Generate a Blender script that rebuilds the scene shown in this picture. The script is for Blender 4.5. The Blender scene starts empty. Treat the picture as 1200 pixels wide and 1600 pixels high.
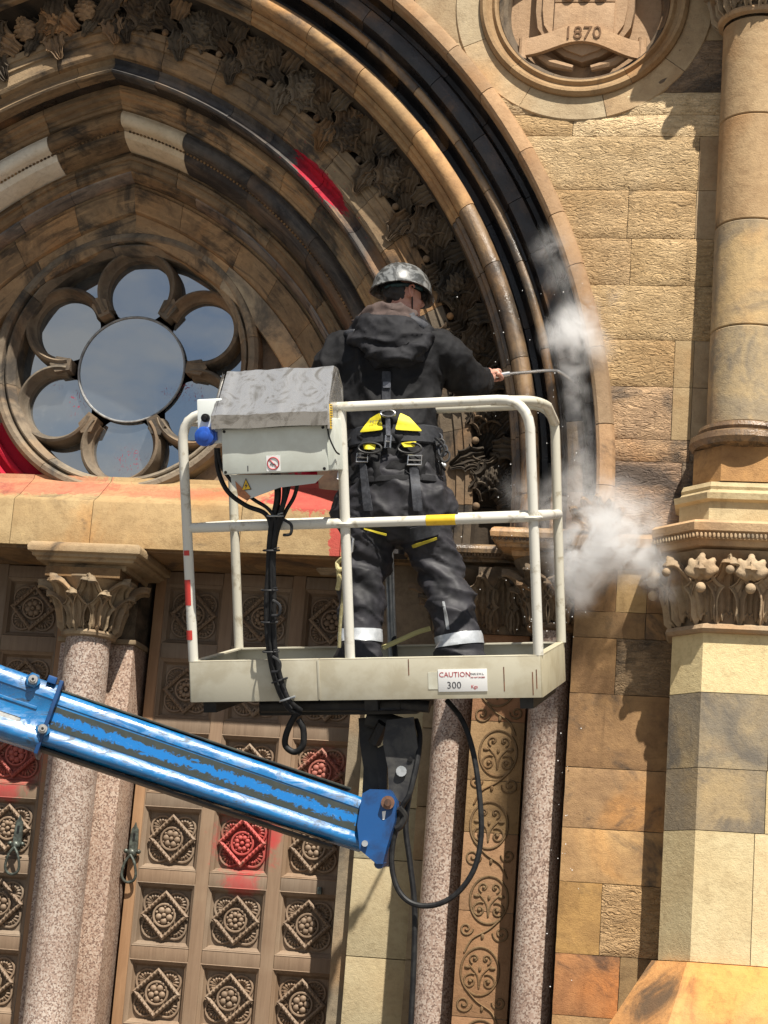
import bpy, bmesh, math, random
import numpy as np
from mathutils import Vector, Matrix, noise as mnoise
random.seed(7)
S = bpy.context.scene
COL = S.collection
R_ = math.radians

# ------------------------------------------------------------------ camera
FPX = 3250.0                      # focal length in pixels of the 1200x1600 picture
CR = np.array([[0.98316001, -0.0342449, 0.17950955],
               [0.16659339, -0.23583025, -0.95740834],
               [0.07512014, 0.9711907, -0.2261539]])
CAM = np.array([0.0, -10.4, 1.6])
cd = bpy.data.cameras.new('camera')
cd.sensor_fit = 'VERTICAL'; cd.sensor_height = 24.0; cd.lens = FPX / 1600 * 24.0
cd.clip_start = 0.1; cd.clip_end = 500
cam = bpy.data.objects.new('camera', cd); COL.objects.link(cam)
M4 = Matrix([list(CR[i]) + [CAM[i]] for i in range(3)] + [[0, 0, 0, 1]])
cam.matrix_world = M4
S.camera = cam
S.render.resolution_x = 768; S.render.resolution_y = 1024

# ------------------------------------------------------------------ sky and sun
SUN_EL, SUN_AZ = 57.0, 28.0       # azimuth measured from the facade's normal to its right
sd = (math.cos(R_(SUN_EL)) * math.sin(R_(SUN_AZ)), -math.cos(R_(SUN_EL)) * math.cos(R_(SUN_AZ)), math.sin(R_(SUN_EL)))
w = bpy.data.worlds.new('World'); S.world = w; w.use_nodes = True
nt = w.node_tree; nt.nodes.clear()
out = nt.nodes.new('ShaderNodeOutputWorld'); bg = nt.nodes.new('ShaderNodeBackground')
sky = nt.nodes.new('ShaderNodeTexSky'); sky.sky_type = 'NISHITA'; sky.sun_disc = False
sky.sun_elevation = R_(SUN_EL); sky.sun_rotation = math.atan2(sd[0], sd[1])
tc = nt.nodes.new('ShaderNodeTexCoord')
mp = nt.nodes.new('ShaderNodeMapping'); mp.inputs['Scale'].default_value = (1, 1, 2.6)
nz = nt.nodes.new('ShaderNodeTexNoise'); nz.inputs['Scale'].default_value = 6.5; nz.inputs['Detail'].default_value = 8; nz.inputs['Roughness'].default_value = 0.6
rp = nt.nodes.new('ShaderNodeValToRGB'); rp.color_ramp.elements[0].position = .41; rp.color_ramp.elements[1].position = .60
mx = nt.nodes.new('ShaderNodeMix'); mx.data_type = 'RGBA'
mx.inputs[7].default_value = (6.2, 6.4, 6.7, 1)
L = nt.links.new
L(tc.outputs['Generated'], mp.inputs['Vector']); L(mp.outputs['Vector'], nz.inputs['Vector']); L(nz.outputs['Fac'], rp.inputs['Fac'])
L(rp.outputs['Color'], mx.inputs[0]); L(sky.outputs['Color'], mx.inputs[6]); L(mx.outputs[2], bg.inputs['Color']); L(bg.outputs['Background'], out.inputs['Surface'])
bg.inputs['Strength'].default_value = 0.05
sl = bpy.data.lights.new('sun', 'SUN'); sl.energy = 4.9; sl.angle = R_(0.5); sl.color = (1.0, .94, .84)
sun = bpy.data.objects.new('sun', sl); COL.objects.link(sun)
sun.rotation_euler = Vector(sd).to_track_quat('Z', 'Y').to_euler(); sun.location = (6, -14, 20)
S.view_settings.view_transform = 'Standard'; S.view_settings.look = 'None'
S.view_settings.exposure = 0.80; S.view_settings.gamma = 1.0; S.view_settings.use_curve_mapping = False
S.cycles.use_denoising = True
S.cycles.max_bounces = 8; S.cycles.diffuse_bounces = 4; S.cycles.volume_bounces = 4
S.cycles.volume_step_rate = 1.0

# ------------------------------------------------------------------ helpers
def P(px, py, y=0.0):
    """point of the plane Y = y seen at a pixel of the photograph (used to read real positions off it)"""
    d = CR @ np.array([px - 600., 800. - py, -FPX]); t = (y - CAM[1]) / d[1]
    return Vector(CAM + t * d)

class MB:
    def __init__(s): s.v = []; s.f = []
    def add(s, vs, fs):
        o = len(s.v); s.v += [tuple(p) for p in vs]; s.f += [tuple(i + o for i in f) for f in fs]; return s
    def box(s, lo, hi, M=None, bev=0.0):
        x0, y0, z0 = lo; x1, y1, z1 = hi
        if bev <= 0:
            vs = [(x0,y0,z0),(x1,y0,z0),(x1,y1,z0),(x0,y1,z0),(x0,y0,z1),(x1,y0,z1),(x1,y1,z1),(x0,y1,z1)]
            fs = [(0,3,2,1),(4,5,6,7),(0,1,5,4),(1,2,6,5),(2,3,7,6),(3,0,4,7)]
        else:
            bm = bmesh.new(); bmesh.ops.create_cube(bm, size=1)
            for v in bm.verts: v.co = Vector(((x0+x1)/2+v.co.x*(x1-x0), (y0+y1)/2+v.co.y*(y1-y0), (z0+z1)/2+v.co.z*(z1-z0)))
            bmesh.ops.bevel(bm, geom=list(bm.edges), offset=bev, segments=2, affect='EDGES', profile=.6)
            bm.verts.index_update(); vs = [v.co.copy() for v in bm.verts]; fs = [[v.index for v in f.verts] for f in bm.faces]; bm.free()
        if M: vs = [M @ Vector(v) for v in vs]
        return s.add(vs, fs)
    def tube(s, pts, r, n=8, cap=True, closed=False):
        pts = [Vector(p) for p in pts]; m = len(pts); rr = r if isinstance(r, (list, tuple)) else [r] * m
        o = len(s.v); prev = None
        for i, p in enumerate(pts):
            if closed: t = (pts[(i+1) % m] - pts[i-1]).normalized()
            else: t = (pts[min(i+1, m-1)] - pts[max(i-1, 0)]).normalized()
            if prev is None: a = t.orthogonal().normalized()
            else:
                a = prev - t * prev.dot(t)
                a = a.normalized() if a.length > 1e-6 else t.orthogonal().normalized()
            prev = a; b = t.cross(a)
            for k in range(n):
                an = 2*math.pi*k/n; s.v.append(tuple(p + (a*math.cos(an) + b*math.sin(an)) * rr[i]))
        for i in range(m if closed else m-1):
            j = (i+1) % m
            for k in range(n): s.f.append((o+i*n+k, o+i*n+(k+1)%n, o+j*n+(k+1)%n, o+j*n+k))
        if cap and not closed:
            s.f.append(tuple(o+k for k in range(n))[::-1]); s.f.append(tuple(o+(m-1)*n+k for k in range(n)))
        return s
    def lathe(s, prof, c, n=24, M=None, a0=0, a1=2*math.pi, ngon=None):
        """profile of (radius, z) turned round a vertical axis at c"""
        o = len(s.v); full = abs(a1-a0-2*math.pi) < 1e-6; cols = n if full else n+1
        for r, z in prof:
            for k in range(cols):
                an = a0 + (a1-a0)*k/n; v = Vector((r*math.cos(an), r*math.sin(an), z))
                if M: v = M @ v
                s.v.append(tuple(Vector(c) + v))
        for i in range(len(prof)-1):
            for k in range(n):
                k2 = (k+1) % cols; s.f.append((o+i*cols+k, o+i*cols+k2, o+(i+1)*cols+k2, o+(i+1)*cols+k))
        return s
    def loft(s, rings, cap=True):
        o = len(s.v); n = len(rings[0])
        for r in rings: s.v += [tuple(p) for p in r]
        for i in range(len(rings)-1):
            for k in range(n): s.f.append((o+i*n+k, o+i*n+(k+1)%n, o+(i+1)*n+(k+1)%n, o+(i+1)*n+k))
        if cap:
            s.f.append(tuple(o+k for k in range(n))[::-1]); s.f.append(tuple(o+(len(rings)-1)*n+k for k in range(n)))
        return s
    def prism(s, poly, y0, y1):
        """polygon of (x, z) given depth from y0 to y1"""
        n = len(poly); o = len(s.v)
        s.v += [(x, y0, z) for x, z in poly] + [(x, y1, z) for x, z in poly]
        s.f.append(tuple(o+k for k in range(n))); s.f.append(tuple(o+n+k for k in range(n))[::-1])
        for k in range(n): s.f.append((o+k, o+n+k, o+n+(k+1)%n, o+(k+1)%n))
        return s
    def ball(s, c, r, n=10, m=6, sc=(1,1,1), M=None):
        prof = []
        o = len(s.v)
        for i in range(m+1):
            th = math.pi*i/m
            for k in range(n):
                an = 2*math.pi*k/n
                v = Vector((r*sc[0]*math.sin(th)*math.cos(an), r*sc[1]*math.sin(th)*math.sin(an), r*sc[2]*math.cos(th)))
                if M: v = M @ v
                s.v.append(tuple(Vector(c)+v))
        for i in range(m):
            for k in range(n): s.f.append((o+i*n+k, o+(i+1)*n+k, o+(i+1)*n+(k+1)%n, o+i*n+(k+1)%n))
        return s
    def mesh(s, name, mat, angle=35, fix=True):
        me = bpy.data.meshes.new(name); me.from_pydata(s.v, [], s.f)
        if fix:
            bm = bmesh.new(); bm.from_mesh(me); bmesh.ops.remove_doubles(bm, verts=bm.verts, dist=1e-5)
            bmesh.ops.recalc_face_normals(bm, faces=bm.faces); bm.to_mesh(me); bm.free()
        me.materials.append(mat)
        finish(me, angle); return me
    def build(s, name, mat, parent=None, tint=None, angle=35, fix=True, origin=None):
        return link(name, s.mesh(name, mat, angle, fix), parent, tint)

def finish(me, angle=35):
    if angle is None: return
    me.polygons.foreach_set('use_smooth', [True]*len(me.polygons))
    try: me.set_sharp_from_angle(angle=R_(angle))
    except Exception: pass

WORLD = {}
def link(name, me, parent=None, tint=None, M=None):
    o = bpy.data.objects.new(name, me); COL.objects.link(o)
    W = M if M is not None else Matrix()
    if parent is not None:
        o.parent = parent; o.matrix_basis = WORLD.get(parent.name, Matrix()).inverted() @ W
    else: o.matrix_basis = W
    WORLD[o.name] = W.copy()
    if tint is not None: o.color = (tint, tint, tint, 1) if isinstance(tint, (int, float)) else (*tint, 1)
    return o
def thing(name, label, cat, loc=(0,0,0), group=None):
    o = bpy.data.objects.new(name, None); COL.objects.link(o); o.location = loc; o.empty_display_size = .1
    WORLD[o.name] = Matrix.Translation(loc)
    return tag(o, label, cat, group)
def tag(o, label, cat, group=None, kind=None):
    o['label'] = label; o['category'] = cat
    if group: o['group'] = group
    if kind: o['kind'] = kind
    return o
def voxelise(mb, name, size, smooth=4, wr=None):
    """union of closed shapes into one continuous skin"""
    me = bpy.data.meshes.new(name); me.from_pydata(mb.v, [], mb.f)
    bm = bmesh.new(); bm.from_mesh(me); bmesh.ops.recalc_face_normals(bm, faces=bm.faces); bm.to_mesh(me); bm.free()
    o = bpy.data.objects.new(name+'_tmp', me); COL.objects.link(o)
    m = o.modifiers.new('r', 'REMESH'); m.mode = 'VOXEL'; m.voxel_size = size; m.use_smooth_shade = True
    k = o.modifiers.new('s', 'SMOOTH'); k.factor = .5; k.iterations = smooth
    dg = bpy.context.evaluated_depsgraph_get(); new = bpy.data.meshes.new_from_object(o.evaluated_get(dg)); new.name = name
    bpy.data.objects.remove(o); bpy.data.meshes.remove(me)
    if wr:
        n = len(new.vertices); co = np.empty(n*3, np.float32); new.vertices.foreach_get('co', co); co = co.reshape(-1, 3)
        nr = np.empty(n*3, np.float32); new.vertices.foreach_get('normal', nr); nr = nr.reshape(-1, 3)
        d = np.array([wr(Vector(c)) for c in co], np.float32)
        new.vertices.foreach_set('co', (co + nr*d[:, None]).ravel()); new.update()
    new.polygons.foreach_set('use_smooth', [True]*len(new.polygons))
    return new
def rot_to(zdir, xhint=(1,0,0)):
    z = Vector(zdir).normalized(); x = Vector(xhint) - z*Vector(xhint).dot(z); x.normalize(); y = z.cross(x)
    return Matrix((x, y, z)).transposed().to_4x4()
def frame(o, x, y, z):
    m = Matrix((Vector(x), Vector(y), Vector(z))).transposed().to_4x4(); m.translation = Vector(o); return m
def spline(pts, k=6):
    pts = [Vector(p) for p in pts]; out = []
    for i in range(len(pts)-1):
        a = pts[max(i-1,0)]; b = pts[i]; c = pts[i+1]; d = pts[min(i+2, len(pts)-1)]
        for j in range(k):
            t = j/k; out.append(.5*((2*b)+(c-a)*t+(2*a-5*b+4*c-d)*t*t+(3*b-a-3*c+d)*t**3))
    out.append(pts[-1]); return out
def text_mesh(body, size, mat, name='lettering', extrude=.0006, align='CENTER'):
    c = bpy.data.curves.new(name, 'FONT'); c.body = body; c.size = size; c.extrude = extrude; c.align_x = align; c.resolution_u = 2
    o = bpy.data.objects.new('t', c); COL.objects.link(o)
    dg = bpy.context.evaluated_depsgraph_get(); me = bpy.data.meshes.new_from_object(o.evaluated_get(dg)); me.name = name
    bpy.data.objects.remove(o); me.materials.clear(); me.materials.append(mat); return me

# ------------------------------------------------------------------ materials
class NT:
    def __init__(s, name):
        s.m = bpy.data.materials.new(name); s.m.use_nodes = True; s.t = s.m.node_tree; s.t.nodes.clear()
        s.o = s.t.nodes.new('ShaderNodeOutputMaterial'); s.b = s.t.nodes.new('ShaderNodeBsdfPrincipled'); s.l(s.b.outputs[0], s.o.inputs[0])
    def n(s, k, **kw):
        nd = s.t.nodes.new(k)
        for a, b in kw.items(): setattr(nd, a, b)
        return nd
    def l(s, a, b): s.t.links.new(a, b)
    def val(s, i, v):
        if hasattr(v, 'is_linked') or isinstance(v, bpy.types.NodeSocket): s.l(v, i)
        else: i.default_value = v
    def math(s, op, a, b=0.0, c=None, clamp=False):
        nd = s.n('ShaderNodeMath', operation=op, use_clamp=clamp); s.val(nd.inputs[0], a); s.val(nd.inputs[1], b)
        if c is not None: s.val(nd.inputs[2], c)
        return nd.outputs[0]
    def noise(s, vec, scale, detail=4, rough=.55, dist=0.0):
        nd = s.n('ShaderNodeTexNoise'); s.l(vec, nd.inputs['Vector']); nd.inputs['Scale'].default_value = scale; nd.inputs['Detail'].default_value = detail
        nd.inputs['Roughness'].default_value = rough; nd.inputs['Distortion'].default_value = dist; return nd.outputs['Fac']
    def step(s, v, a, b):
        nd = s.n('ShaderNodeMapRange', interpolation_type='SMOOTHSTEP'); s.l(v, nd.inputs[0]); nd.inputs[1].default_value = a; nd.inputs[2].default_value = b; return nd.outputs[0]
    def mix(s, f, a, b, blend='MIX'):
        nd = s.n('ShaderNodeMix', data_type='RGBA', blend_type=blend); s.val(nd.inputs[0], f)
        for i, c in ((6, a), (7, b)):
            if isinstance(c, tuple): nd.inputs[i].default_value = (*c[:3], 1)
            else: s.l(c, nd.inputs[i])
        return nd.outputs[2]
    def scalev(s, vec, sc):
        nd = s.n('ShaderNodeMapping'); nd.inputs['Scale'].default_value = sc; s.l(vec, nd.inputs['Vector']); return nd.outputs[0]
    def addv(s, a, b):
        nd = s.n('ShaderNodeVectorMath', operation='ADD'); s.l(a, nd.inputs[0]); s.l(b, nd.inputs[1]); return nd.outputs[0]
    def dist(s, vec, c, sc=(1,1,1)):
        nd = s.n('ShaderNodeVectorMath', operation='SUBTRACT'); s.l(vec, nd.inputs[0]); nd.inputs[1].default_value = c
        k = s.n('ShaderNodeVectorMath', operation='MULTIPLY'); s.l(nd.outputs[0], k.inputs[0]); k.inputs[1].default_value = sc
        q = s.n('ShaderNodeVectorMath', operation='LENGTH'); s.l(k.outputs[0], q.inputs[0]); return q.outputs['Value']
    def bump(s, h, strength, distance, prev=None):
        nd = s.n('ShaderNodeBump'); nd.inputs['Strength'].default_value = strength; nd.inputs['Distance'].default_value = distance; s.l(h, nd.inputs['Height'])
        if prev is not None: s.l(prev, nd.inputs['Normal'])
        return nd.outputs[0]
    def obj(s):
        g = s.n('ShaderNodeNewGeometry'); oi = s.n('ShaderNodeObjectInfo')
        cx = s.n('ShaderNodeCombineXYZ'); k = s.math('MULTIPLY', oi.outputs['Random'], 53.0)
        for i in range(3): s.l(k, cx.inputs[i])
        return g.outputs['Position'], s.addv(g.outputs['Position'], cx.outputs[0]), oi
    def done(s, color, rough=.8, normal=None, metal=0.0, spec=.4):
        s.val(s.b.inputs['Base Color'], color if not isinstance(color, tuple) else (*color[:3], 1)); s.val(s.b.inputs['Roughness'], rough)
        s.b.inputs['Metallic'].default_value = metal; s.b.inputs['Specular IOR Level'].default_value = spec
        if normal is not None: s.l(normal, s.b.inputs['Normal'])
        return s.m

RED = (.42, .009, .03)
def stone(name, c1, c2, soot=(.05,.045,.04), amount=.25, tool=0.0, rough=.85, spec=.3, grain=.5, paint=(), wetness=0.0, ochre=.3, streak=.45, fleck=None, polar=0.0, splash=None):
    """sandstone: two tones in soft patches, ochre iron bloom, soot stains, fine grain; a block's own tint is its object colour"""
    t = NT(name); pos, vec, oi = t.obj()
    n1 = t.noise(vec, 3.2, 6, .6, .4); n5 = t.noise(vec, 15, 6, .7, .3); stv = t.noise(t.scalev(vec, (11, 11, .9)), 1.0, 5, .6, .3); n2 = t.noise(vec, 38, 5, .65); n3 = t.noise(vec, 150, 3, .6)
    bed = t.noise(t.scalev(vec, (1.2, 1.2, 11)), 2.2, 5, .6, .6)
    col = t.mix(t.step(n1, .34, .66), c1, c2)
    col = t.mix(t.math('MULTIPLY', t.step(t.noise(vec, 1.6, 4, .5, .8), .5, .72), ochre), col, (.50, .24, .07))
    col = t.mix(t.math('MULTIPLY', t.step(bed, .52, .72), .22), col, (c2[0]*.62, c2[1]*.58, c2[2]*.55))
    col = t.mix(t.math('MULTIPLY', t.step(n2, .45, .75), .28), col, (c2[0]*.55, c2[1]*.5, c2[2]*.45))
    col = t.mix(t.math('MULTIPLY', t.step(n5, .50, .70), .38), col, (c2[0]*.60, c2[1]*.56, c2[2]*.52)); col = t.mix(t.math('MULTIPLY', t.step(n5, .46, .30), .30), col, (min(.8, c1[0]*1.22), min(.8, c1[1]*1.20), min(.8, c1[2]*1.12)))
    col = t.mix(t.math('MULTIPLY', t.math('MULTIPLY', t.step(stv, .55, .75), t.step(t.noise(vec, 1.9, 3), .42, .6)), streak), col, (c2[0]*.42, c2[1]*.40, c2[2]*.38))
    n4 = t.noise(vec, 2.1, 9, .68, 1.0)
    sm = t.step(n4, .62-amount*.5, .80-amount*.5)
    col = t.mix(t.math('MULTIPLY', sm, .88), col, soot)
    vor = t.n('ShaderNodeTexVoronoi'); t.l(vec, vor.inputs['Vector']); vor.inputs['Scale'].default_value = 70
    pits = t.math('MULTIPLY', t.step(vor.outputs['Distance'], .16, .05), t.step(t.noise(vec, 9, 3), .55, .62))
    col = t.mix(t.math('MULTIPLY', pits, .7), col, soot)
    if fleck:
        col = t.mix(t.step(t.noise(vec, 95, 2, .5), fleck[1], fleck[1]+.06), col, fleck[0])
    if polar > 0:          # soot and water runs that follow the curve of the arch
        sp = t.n('ShaderNodeSeparateXYZ'); t.l(pos, sp.inputs[0])
        xa = t.math('ADD', t.math('ABSOLUTE', t.math('SUBTRACT', sp.outputs[0], -3.86)), .66); za = t.math('SUBTRACT', sp.outputs[2], 4.16)
        rr = t.math('SQRT', t.math('ADD', t.math('MULTIPLY', xa, xa), t.math('MULTIPLY', za, za))); th = t.math('ARCTAN2', za, xa)
        cb = t.n('ShaderNodeCombineXYZ'); t.l(t.math('MULTIPLY', rr, 26), cb.inputs[0]); t.l(t.math('MULTIPLY', sp.outputs[1], 26), cb.inputs[1]); t.l(t.math('ADD', t.math('MULTIPLY', th, 7), t.math('MULTIPLY', t.math('SIGN', t.math('SUBTRACT', sp.outputs[0], -3.86)), 20)), cb.inputs[2])
        pn = t.noise(cb.outputs[0], 1.0, 6, .65, .5)
        col = t.mix(t.math('MULTIPLY', t.step(pn, .52, .66), polar), col, soot); col = t.mix(t.math('MULTIPLY', t.step(pn, .44, .30), polar*.75), col, (min(.8, c1[0]*1.55), min(.8, c1[1]*1.5), min(.8, c1[2]*1.4)))
    col = t.mix(1.0, col, oi.outputs['Color'], 'MULTIPLY')
    if splash:
        r0, t0, ra, ta = splash
        a_ = t.math('DIVIDE', t.math('SUBTRACT', rr, r0), ra); b_ = t.math('DIVIDE', t.math('SUBTRACT', th, t0), ta)
        d = t.math('SQRT', t.math('ADD', t.math('MULTIPLY', a_, a_), t.math('MULTIPLY', b_, b_)))
        cq = t.n('ShaderNodeCombineXYZ'); t.l(t.math('MULTIPLY', rr, 40), cq.inputs[0]); t.l(t.math('MULTIPLY', th, 26), cq.inputs[2])
        d = t.math('ADD', d, t.math('MULTIPLY', t.math('SUBTRACT', t.noise(cq.outputs[0], 1.0, 7, .7, .6), .5), 2.0))
        drop = t.math('MULTIPLY', t.step(t.noise(vec, 46, 3, .6, 1.0), .66, .69), t.step(d, 2.6, 1.2))
        f_ = t.math('MAXIMUM', t.math('MULTIPLY', t.step(d, 1.02, .92), .95), drop)
        col = t.mix(f_, col, t.mix(t.step(n5, .35, .65), (.22, .004, .018), RED))
    for (c, sc, dens) in paint:
        d = t.dist(pos, c, sc); d = t.math('ADD', d, t.math('MULTIPLY', t.math('SUBTRACT', t.noise(vec, 15, 7, .72, .8), .5), 1.7))
        col = t.mix(t.math('MULTIPLY', t.step(d, 1.04, .9), dens), col, RED)
    h = t.math('ADD', t.math('MULTIPLY', n2, .6), t.math('MULTIPLY', n3, .4))
    nm = t.bump(h, grain*1.5, .007)
    nm = t.bump(t.math('SUBTRACT', 1.0, pits), .6, .004, nm)
    if tool > 0:
        tv = t.scalev(vec, (15, 15, 42))
        tn = t.noise(tv, 1.0, 3, .55, 1.3); tn = t.math('ABSOLUTE', t.math('SUBTRACT', tn, .5))
        nm = t.bump(t.math('SUBTRACT', 1.0, tn), tool, .045, nm)
    r = t.math('SUBTRACT', rough, t.math('MULTIPLY', t.step(t.noise(vec, 5, 4), .4, .6), wetness))
    return t.done(col, r, nm, 0, spec)

TAN1, TAN2 = (.44, .335, .205), (.35, .25, .145)
_q = P(500, 285, .46); SPL = (math.hypot(_q.x+4.52, _q.z-4.16), math.atan2(_q.z-4.16, _q.x+4.52), .062, .085)
SPOTS = [(tuple(P(x, y, .46)), (sc, sc*.6, sc), 1.0) for x, y, sc in ((474,262,15),(484,270,13),(496,280,11.5),(508,290,11.5),(519,299,13),(532,312,17),(490,266,16),(540,318,19))]
M = {}
M['wall'] = stone('sandstone_smooth', TAN1, TAN2, amount=.10)
M['tool'] = stone('sandstone_tooled', (.46, .34, .20), (.37, .26, .14), amount=.08, tool=.9, ochre=.15)
M['tooldark'] = stone('sandstone_tooled_weathered', (.27, .20, .13), (.17, .125, .085), amount=.34, tool=.9)
M['jamb'] = stone('sandstone_ochre', (.37, .23, .108), (.24, .145, .072), amount=.26, ochre=.65, streak=.6)
M['cream'] = stone('sandstone_pale', (.60, .50, .31), (.55, .44, .26), amount=.0, ochre=.12)
M['pier'] = stone('sandstone_grey_buff', (.40, .31, .185), (.25, .215, .165), soot=(.13,.12,.11), amount=.30, ochre=.35)
M['arch'] = stone('sandstone_arch_brown', (.29, .195, .108), (.195, .132, .076), soot=(.03,.027,.024), amount=.30, ochre=.30, polar=.6, splash=SPL)
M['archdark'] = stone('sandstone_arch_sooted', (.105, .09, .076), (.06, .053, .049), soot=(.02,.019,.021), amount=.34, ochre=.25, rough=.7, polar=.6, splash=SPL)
M['wet'] = stone('sandstone_wet_black', (.045, .032, .024), (.02, .016, .014), soot=(.008,.008,.009), amount=.5, ochre=.3, rough=.5, spec=.5, wetness=.25, polar=.35)
M['wetbrown'] = stone('sandstone_wet_brown', (.28, .185, .10), (.17, .11, .065), amount=.28, ochre=.45, rough=.5, spec=.5, wetness=.28, polar=.6)
M['new'] = stone('sandstone_new_pale', (.52, .48, .40), (.47, .42, .33), amount=.0, ochre=.05, grain=.25)
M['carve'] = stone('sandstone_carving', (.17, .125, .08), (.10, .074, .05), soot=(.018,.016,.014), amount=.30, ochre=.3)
M['carvelight'] = stone('sandstone_carving_clean', (.36, .275, .175), (.265, .19, .12), amount=.12, ochre=.3)
M['rose'] = stone('sandstone_tracery', (.235, .185, .13), (.165, .127, .09), soot=(.05,.045,.04), amount=.30, ochre=.3)
_redL = P(15, 715, 1.24); _redR = P(515, 772, 1.2)
_sill = [(tuple(P(35, 757, 1.15)), (1.6, 2.2, 9), .30), (tuple(P(500, 775, 1.1)), (3.2, 2.4, 6), .7), (tuple(P(170, 764, 1.08)), (1.1, 4, 16), .18), (tuple(P(527, 835, .92)), (22, 5, 6), .7), (tuple(P(330, 772, 1.03)), (1.8, 5, 20), .18)]
M['sill'] = stone('sandstone_sill', (.42, .30, .155), (.33, .225, .11), amount=.14, ochre=.55, paint=_sill)
M['tymp'] = stone('sandstone_spandrel', (.30, .22, .15), (.2, .15, .11), amount=.3, paint=[(tuple(_redL), (2.6, 1.5, 4.2), 1.0), (tuple(_redR), (3.4, 1.5, 3.6), 1.0)])
M['roundel'] = stone('sandstone_roundel', (.42, .28, .17), (.37, .24, .14), amount=.02, ochre=.1)
M['mortar'] = stone('mortar', (.25, .20, .135), (.18, .145, .10), amount=.2)
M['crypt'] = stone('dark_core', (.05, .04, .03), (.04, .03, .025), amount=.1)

def granite(name, base, light, dark):
    t = NT(name); pos, vec, oi = t.obj()
    v = t.n('ShaderNodeTexVoronoi'); v.inputs['Scale'].default_value = 128; t.l(vec, v.inputs['Vector'])
    sep = t.n('ShaderNodeSeparateColor'); t.l(v.outputs['Color'], sep.inputs[0])
    col = t.mix(t.step(sep.outputs[0], .55, .6), base, light); col = t.mix(t.step(sep.outputs[1], .70, .75), col, dark)
    col = t.mix(t.math('MULTIPLY', t.step(t.noise(vec, 2, 5), .4, .75), .35), col, (dark[0], dark[1]*.95, dark[2]*.9))
    col = t.mix(1.0, col, oi.outputs['Color'], 'MULTIPLY')
    return t.done(col, .38, t.bump(t.noise(vec, 140, 2), .12, .003), 0, .45)
M['granite'] = granite('pink_granite', (.35, .262, .213), (.46, .39, .335), (.18, .125, .10))

def wood():
    t = NT('oak_weathered'); pos, vec, oi = t.obj()
    g = t.noise(t.scalev(vec, (30, 30, 2.2)), 1.6, 6, .6, .8); n = t.noise(vec, 4, 5)
    col = t.mix(g, (.135, .088, .056), (.28, .20, .135)); col = t.mix(t.math('MULTIPLY', t.step(n, .45, .7), .5), col, (.26, .195, .135))
    c = P(382, 1320, 1.45)
    for cc, sc, dn in ((P(382,1318,1.45), (4.8, 1, 4.4), .72), (P(378,1382,1.45), (7.5, 1, 13), .6), (P(428,1300,1.45), (16, 1, 7), .5), (P(505,1200,1.45), (6, 1, 7), .4), (P(20,1190,1.45), (4, 1, 5), .55), (P(12,1240,1.45), (9, 1, 16), .6)):
        d = t.dist(pos, tuple(cc), sc); d = t.math('ADD', d, t.math('MULTIPLY', t.math('SUBTRACT', t.noise(vec, 16, 7, .75, .6), .5), 1.9))
        col = t.mix(t.math('MULTIPLY', t.step(d, 1.05, .45), dn), col, (.44, .035, .04))
    col = t.mix(1.0, col, oi.outputs['Color'], 'MULTIPLY')
    return t.done(col, .62, t.bump(g, .35, .003), 0, .35)
M['wood'] = wood()

def simple(name, c1, c2=None, rough=.5, metal=0., spec=.5, scale=20, bump=.15, lo=.4, hi=.65, dist=.3, stretch=(1,1,1), detail=5):
    t = NT(name); pos, vec, oi = t.obj(); v = t.scalev(vec, stretch)
    n = t.noise(v, scale, detail, .62, dist); col = t.mix(t.step(n, lo, hi), c1, c2 or c1)
    col = t.mix(1.0, col, oi.outputs['Color'], 'MULTIPLY')
    rr = t.math('ADD', rough, t.math('MULTIPLY', t.math('SUBTRACT', n, .5), .25))
    return t.done(col, rr, t.bump(t.noise(vec, scale*4, 3), bump, .003), metal, spec)
M['cream_paint'] = simple('cream_paint_dirty', (.52, .49, .39), (.44, .40, .30), .5, scale=7, bump=.1)
M['rail'] = simple('rail_paint_chipped', (.62, .60, .53), (.40, .36, .28), .42, scale=14, lo=.55, hi=.68, bump=.1)
M['galv'] = simple('galvanised_steel', (.42, .44, .46), (.30, .32, .33), .38, metal=.6, scale=25)
M['lid'] = simple('battered_aluminium', (.56, .55, .53), (.26, .245, .22), .27, metal=.8, scale=9, bump=.12, dist=2.2, lo=.45, hi=.70, detail=10)
M['box'] = simple('grey_plastic', (.60, .63, .57), (.54, .56, .50), .45, scale=9, bump=.05)
M['boxpale'] = simple('pale_plastic', (.72, .74, .70), None, .4, bump=.03)
M['black'] = simple('black_rubber', (.008, .008, .009), (.018, .018, .018), .55, scale=30, spec=.25)
M['blackmetal'] = simple('black_painted_steel', (.010, .010, .011), (.028, .027, .025), .5, scale=9, spec=.3)
M['sticker'] = simple('white_sticker', (.78, .78, .77), None, .35, bump=.0)
M['redink'] = simple('red_ink', (.42, .04, .05), None, .5, bump=0)
M['ink'] = simple('dark_ink', (.05, .05, .06), None, .5, bump=0)
M['yellow'] = simple('yellow_tape', (.80, .52, .02), (.70, .42, .02), .45, scale=30, bump=.05)
M['socket'] = simple('blue_plastic', (.02, .10, .48), (.015, .07, .36), .35, bump=.02)
M['redtape'] = simple('red_tape', (.50, .04, .03), None, .5)
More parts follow.
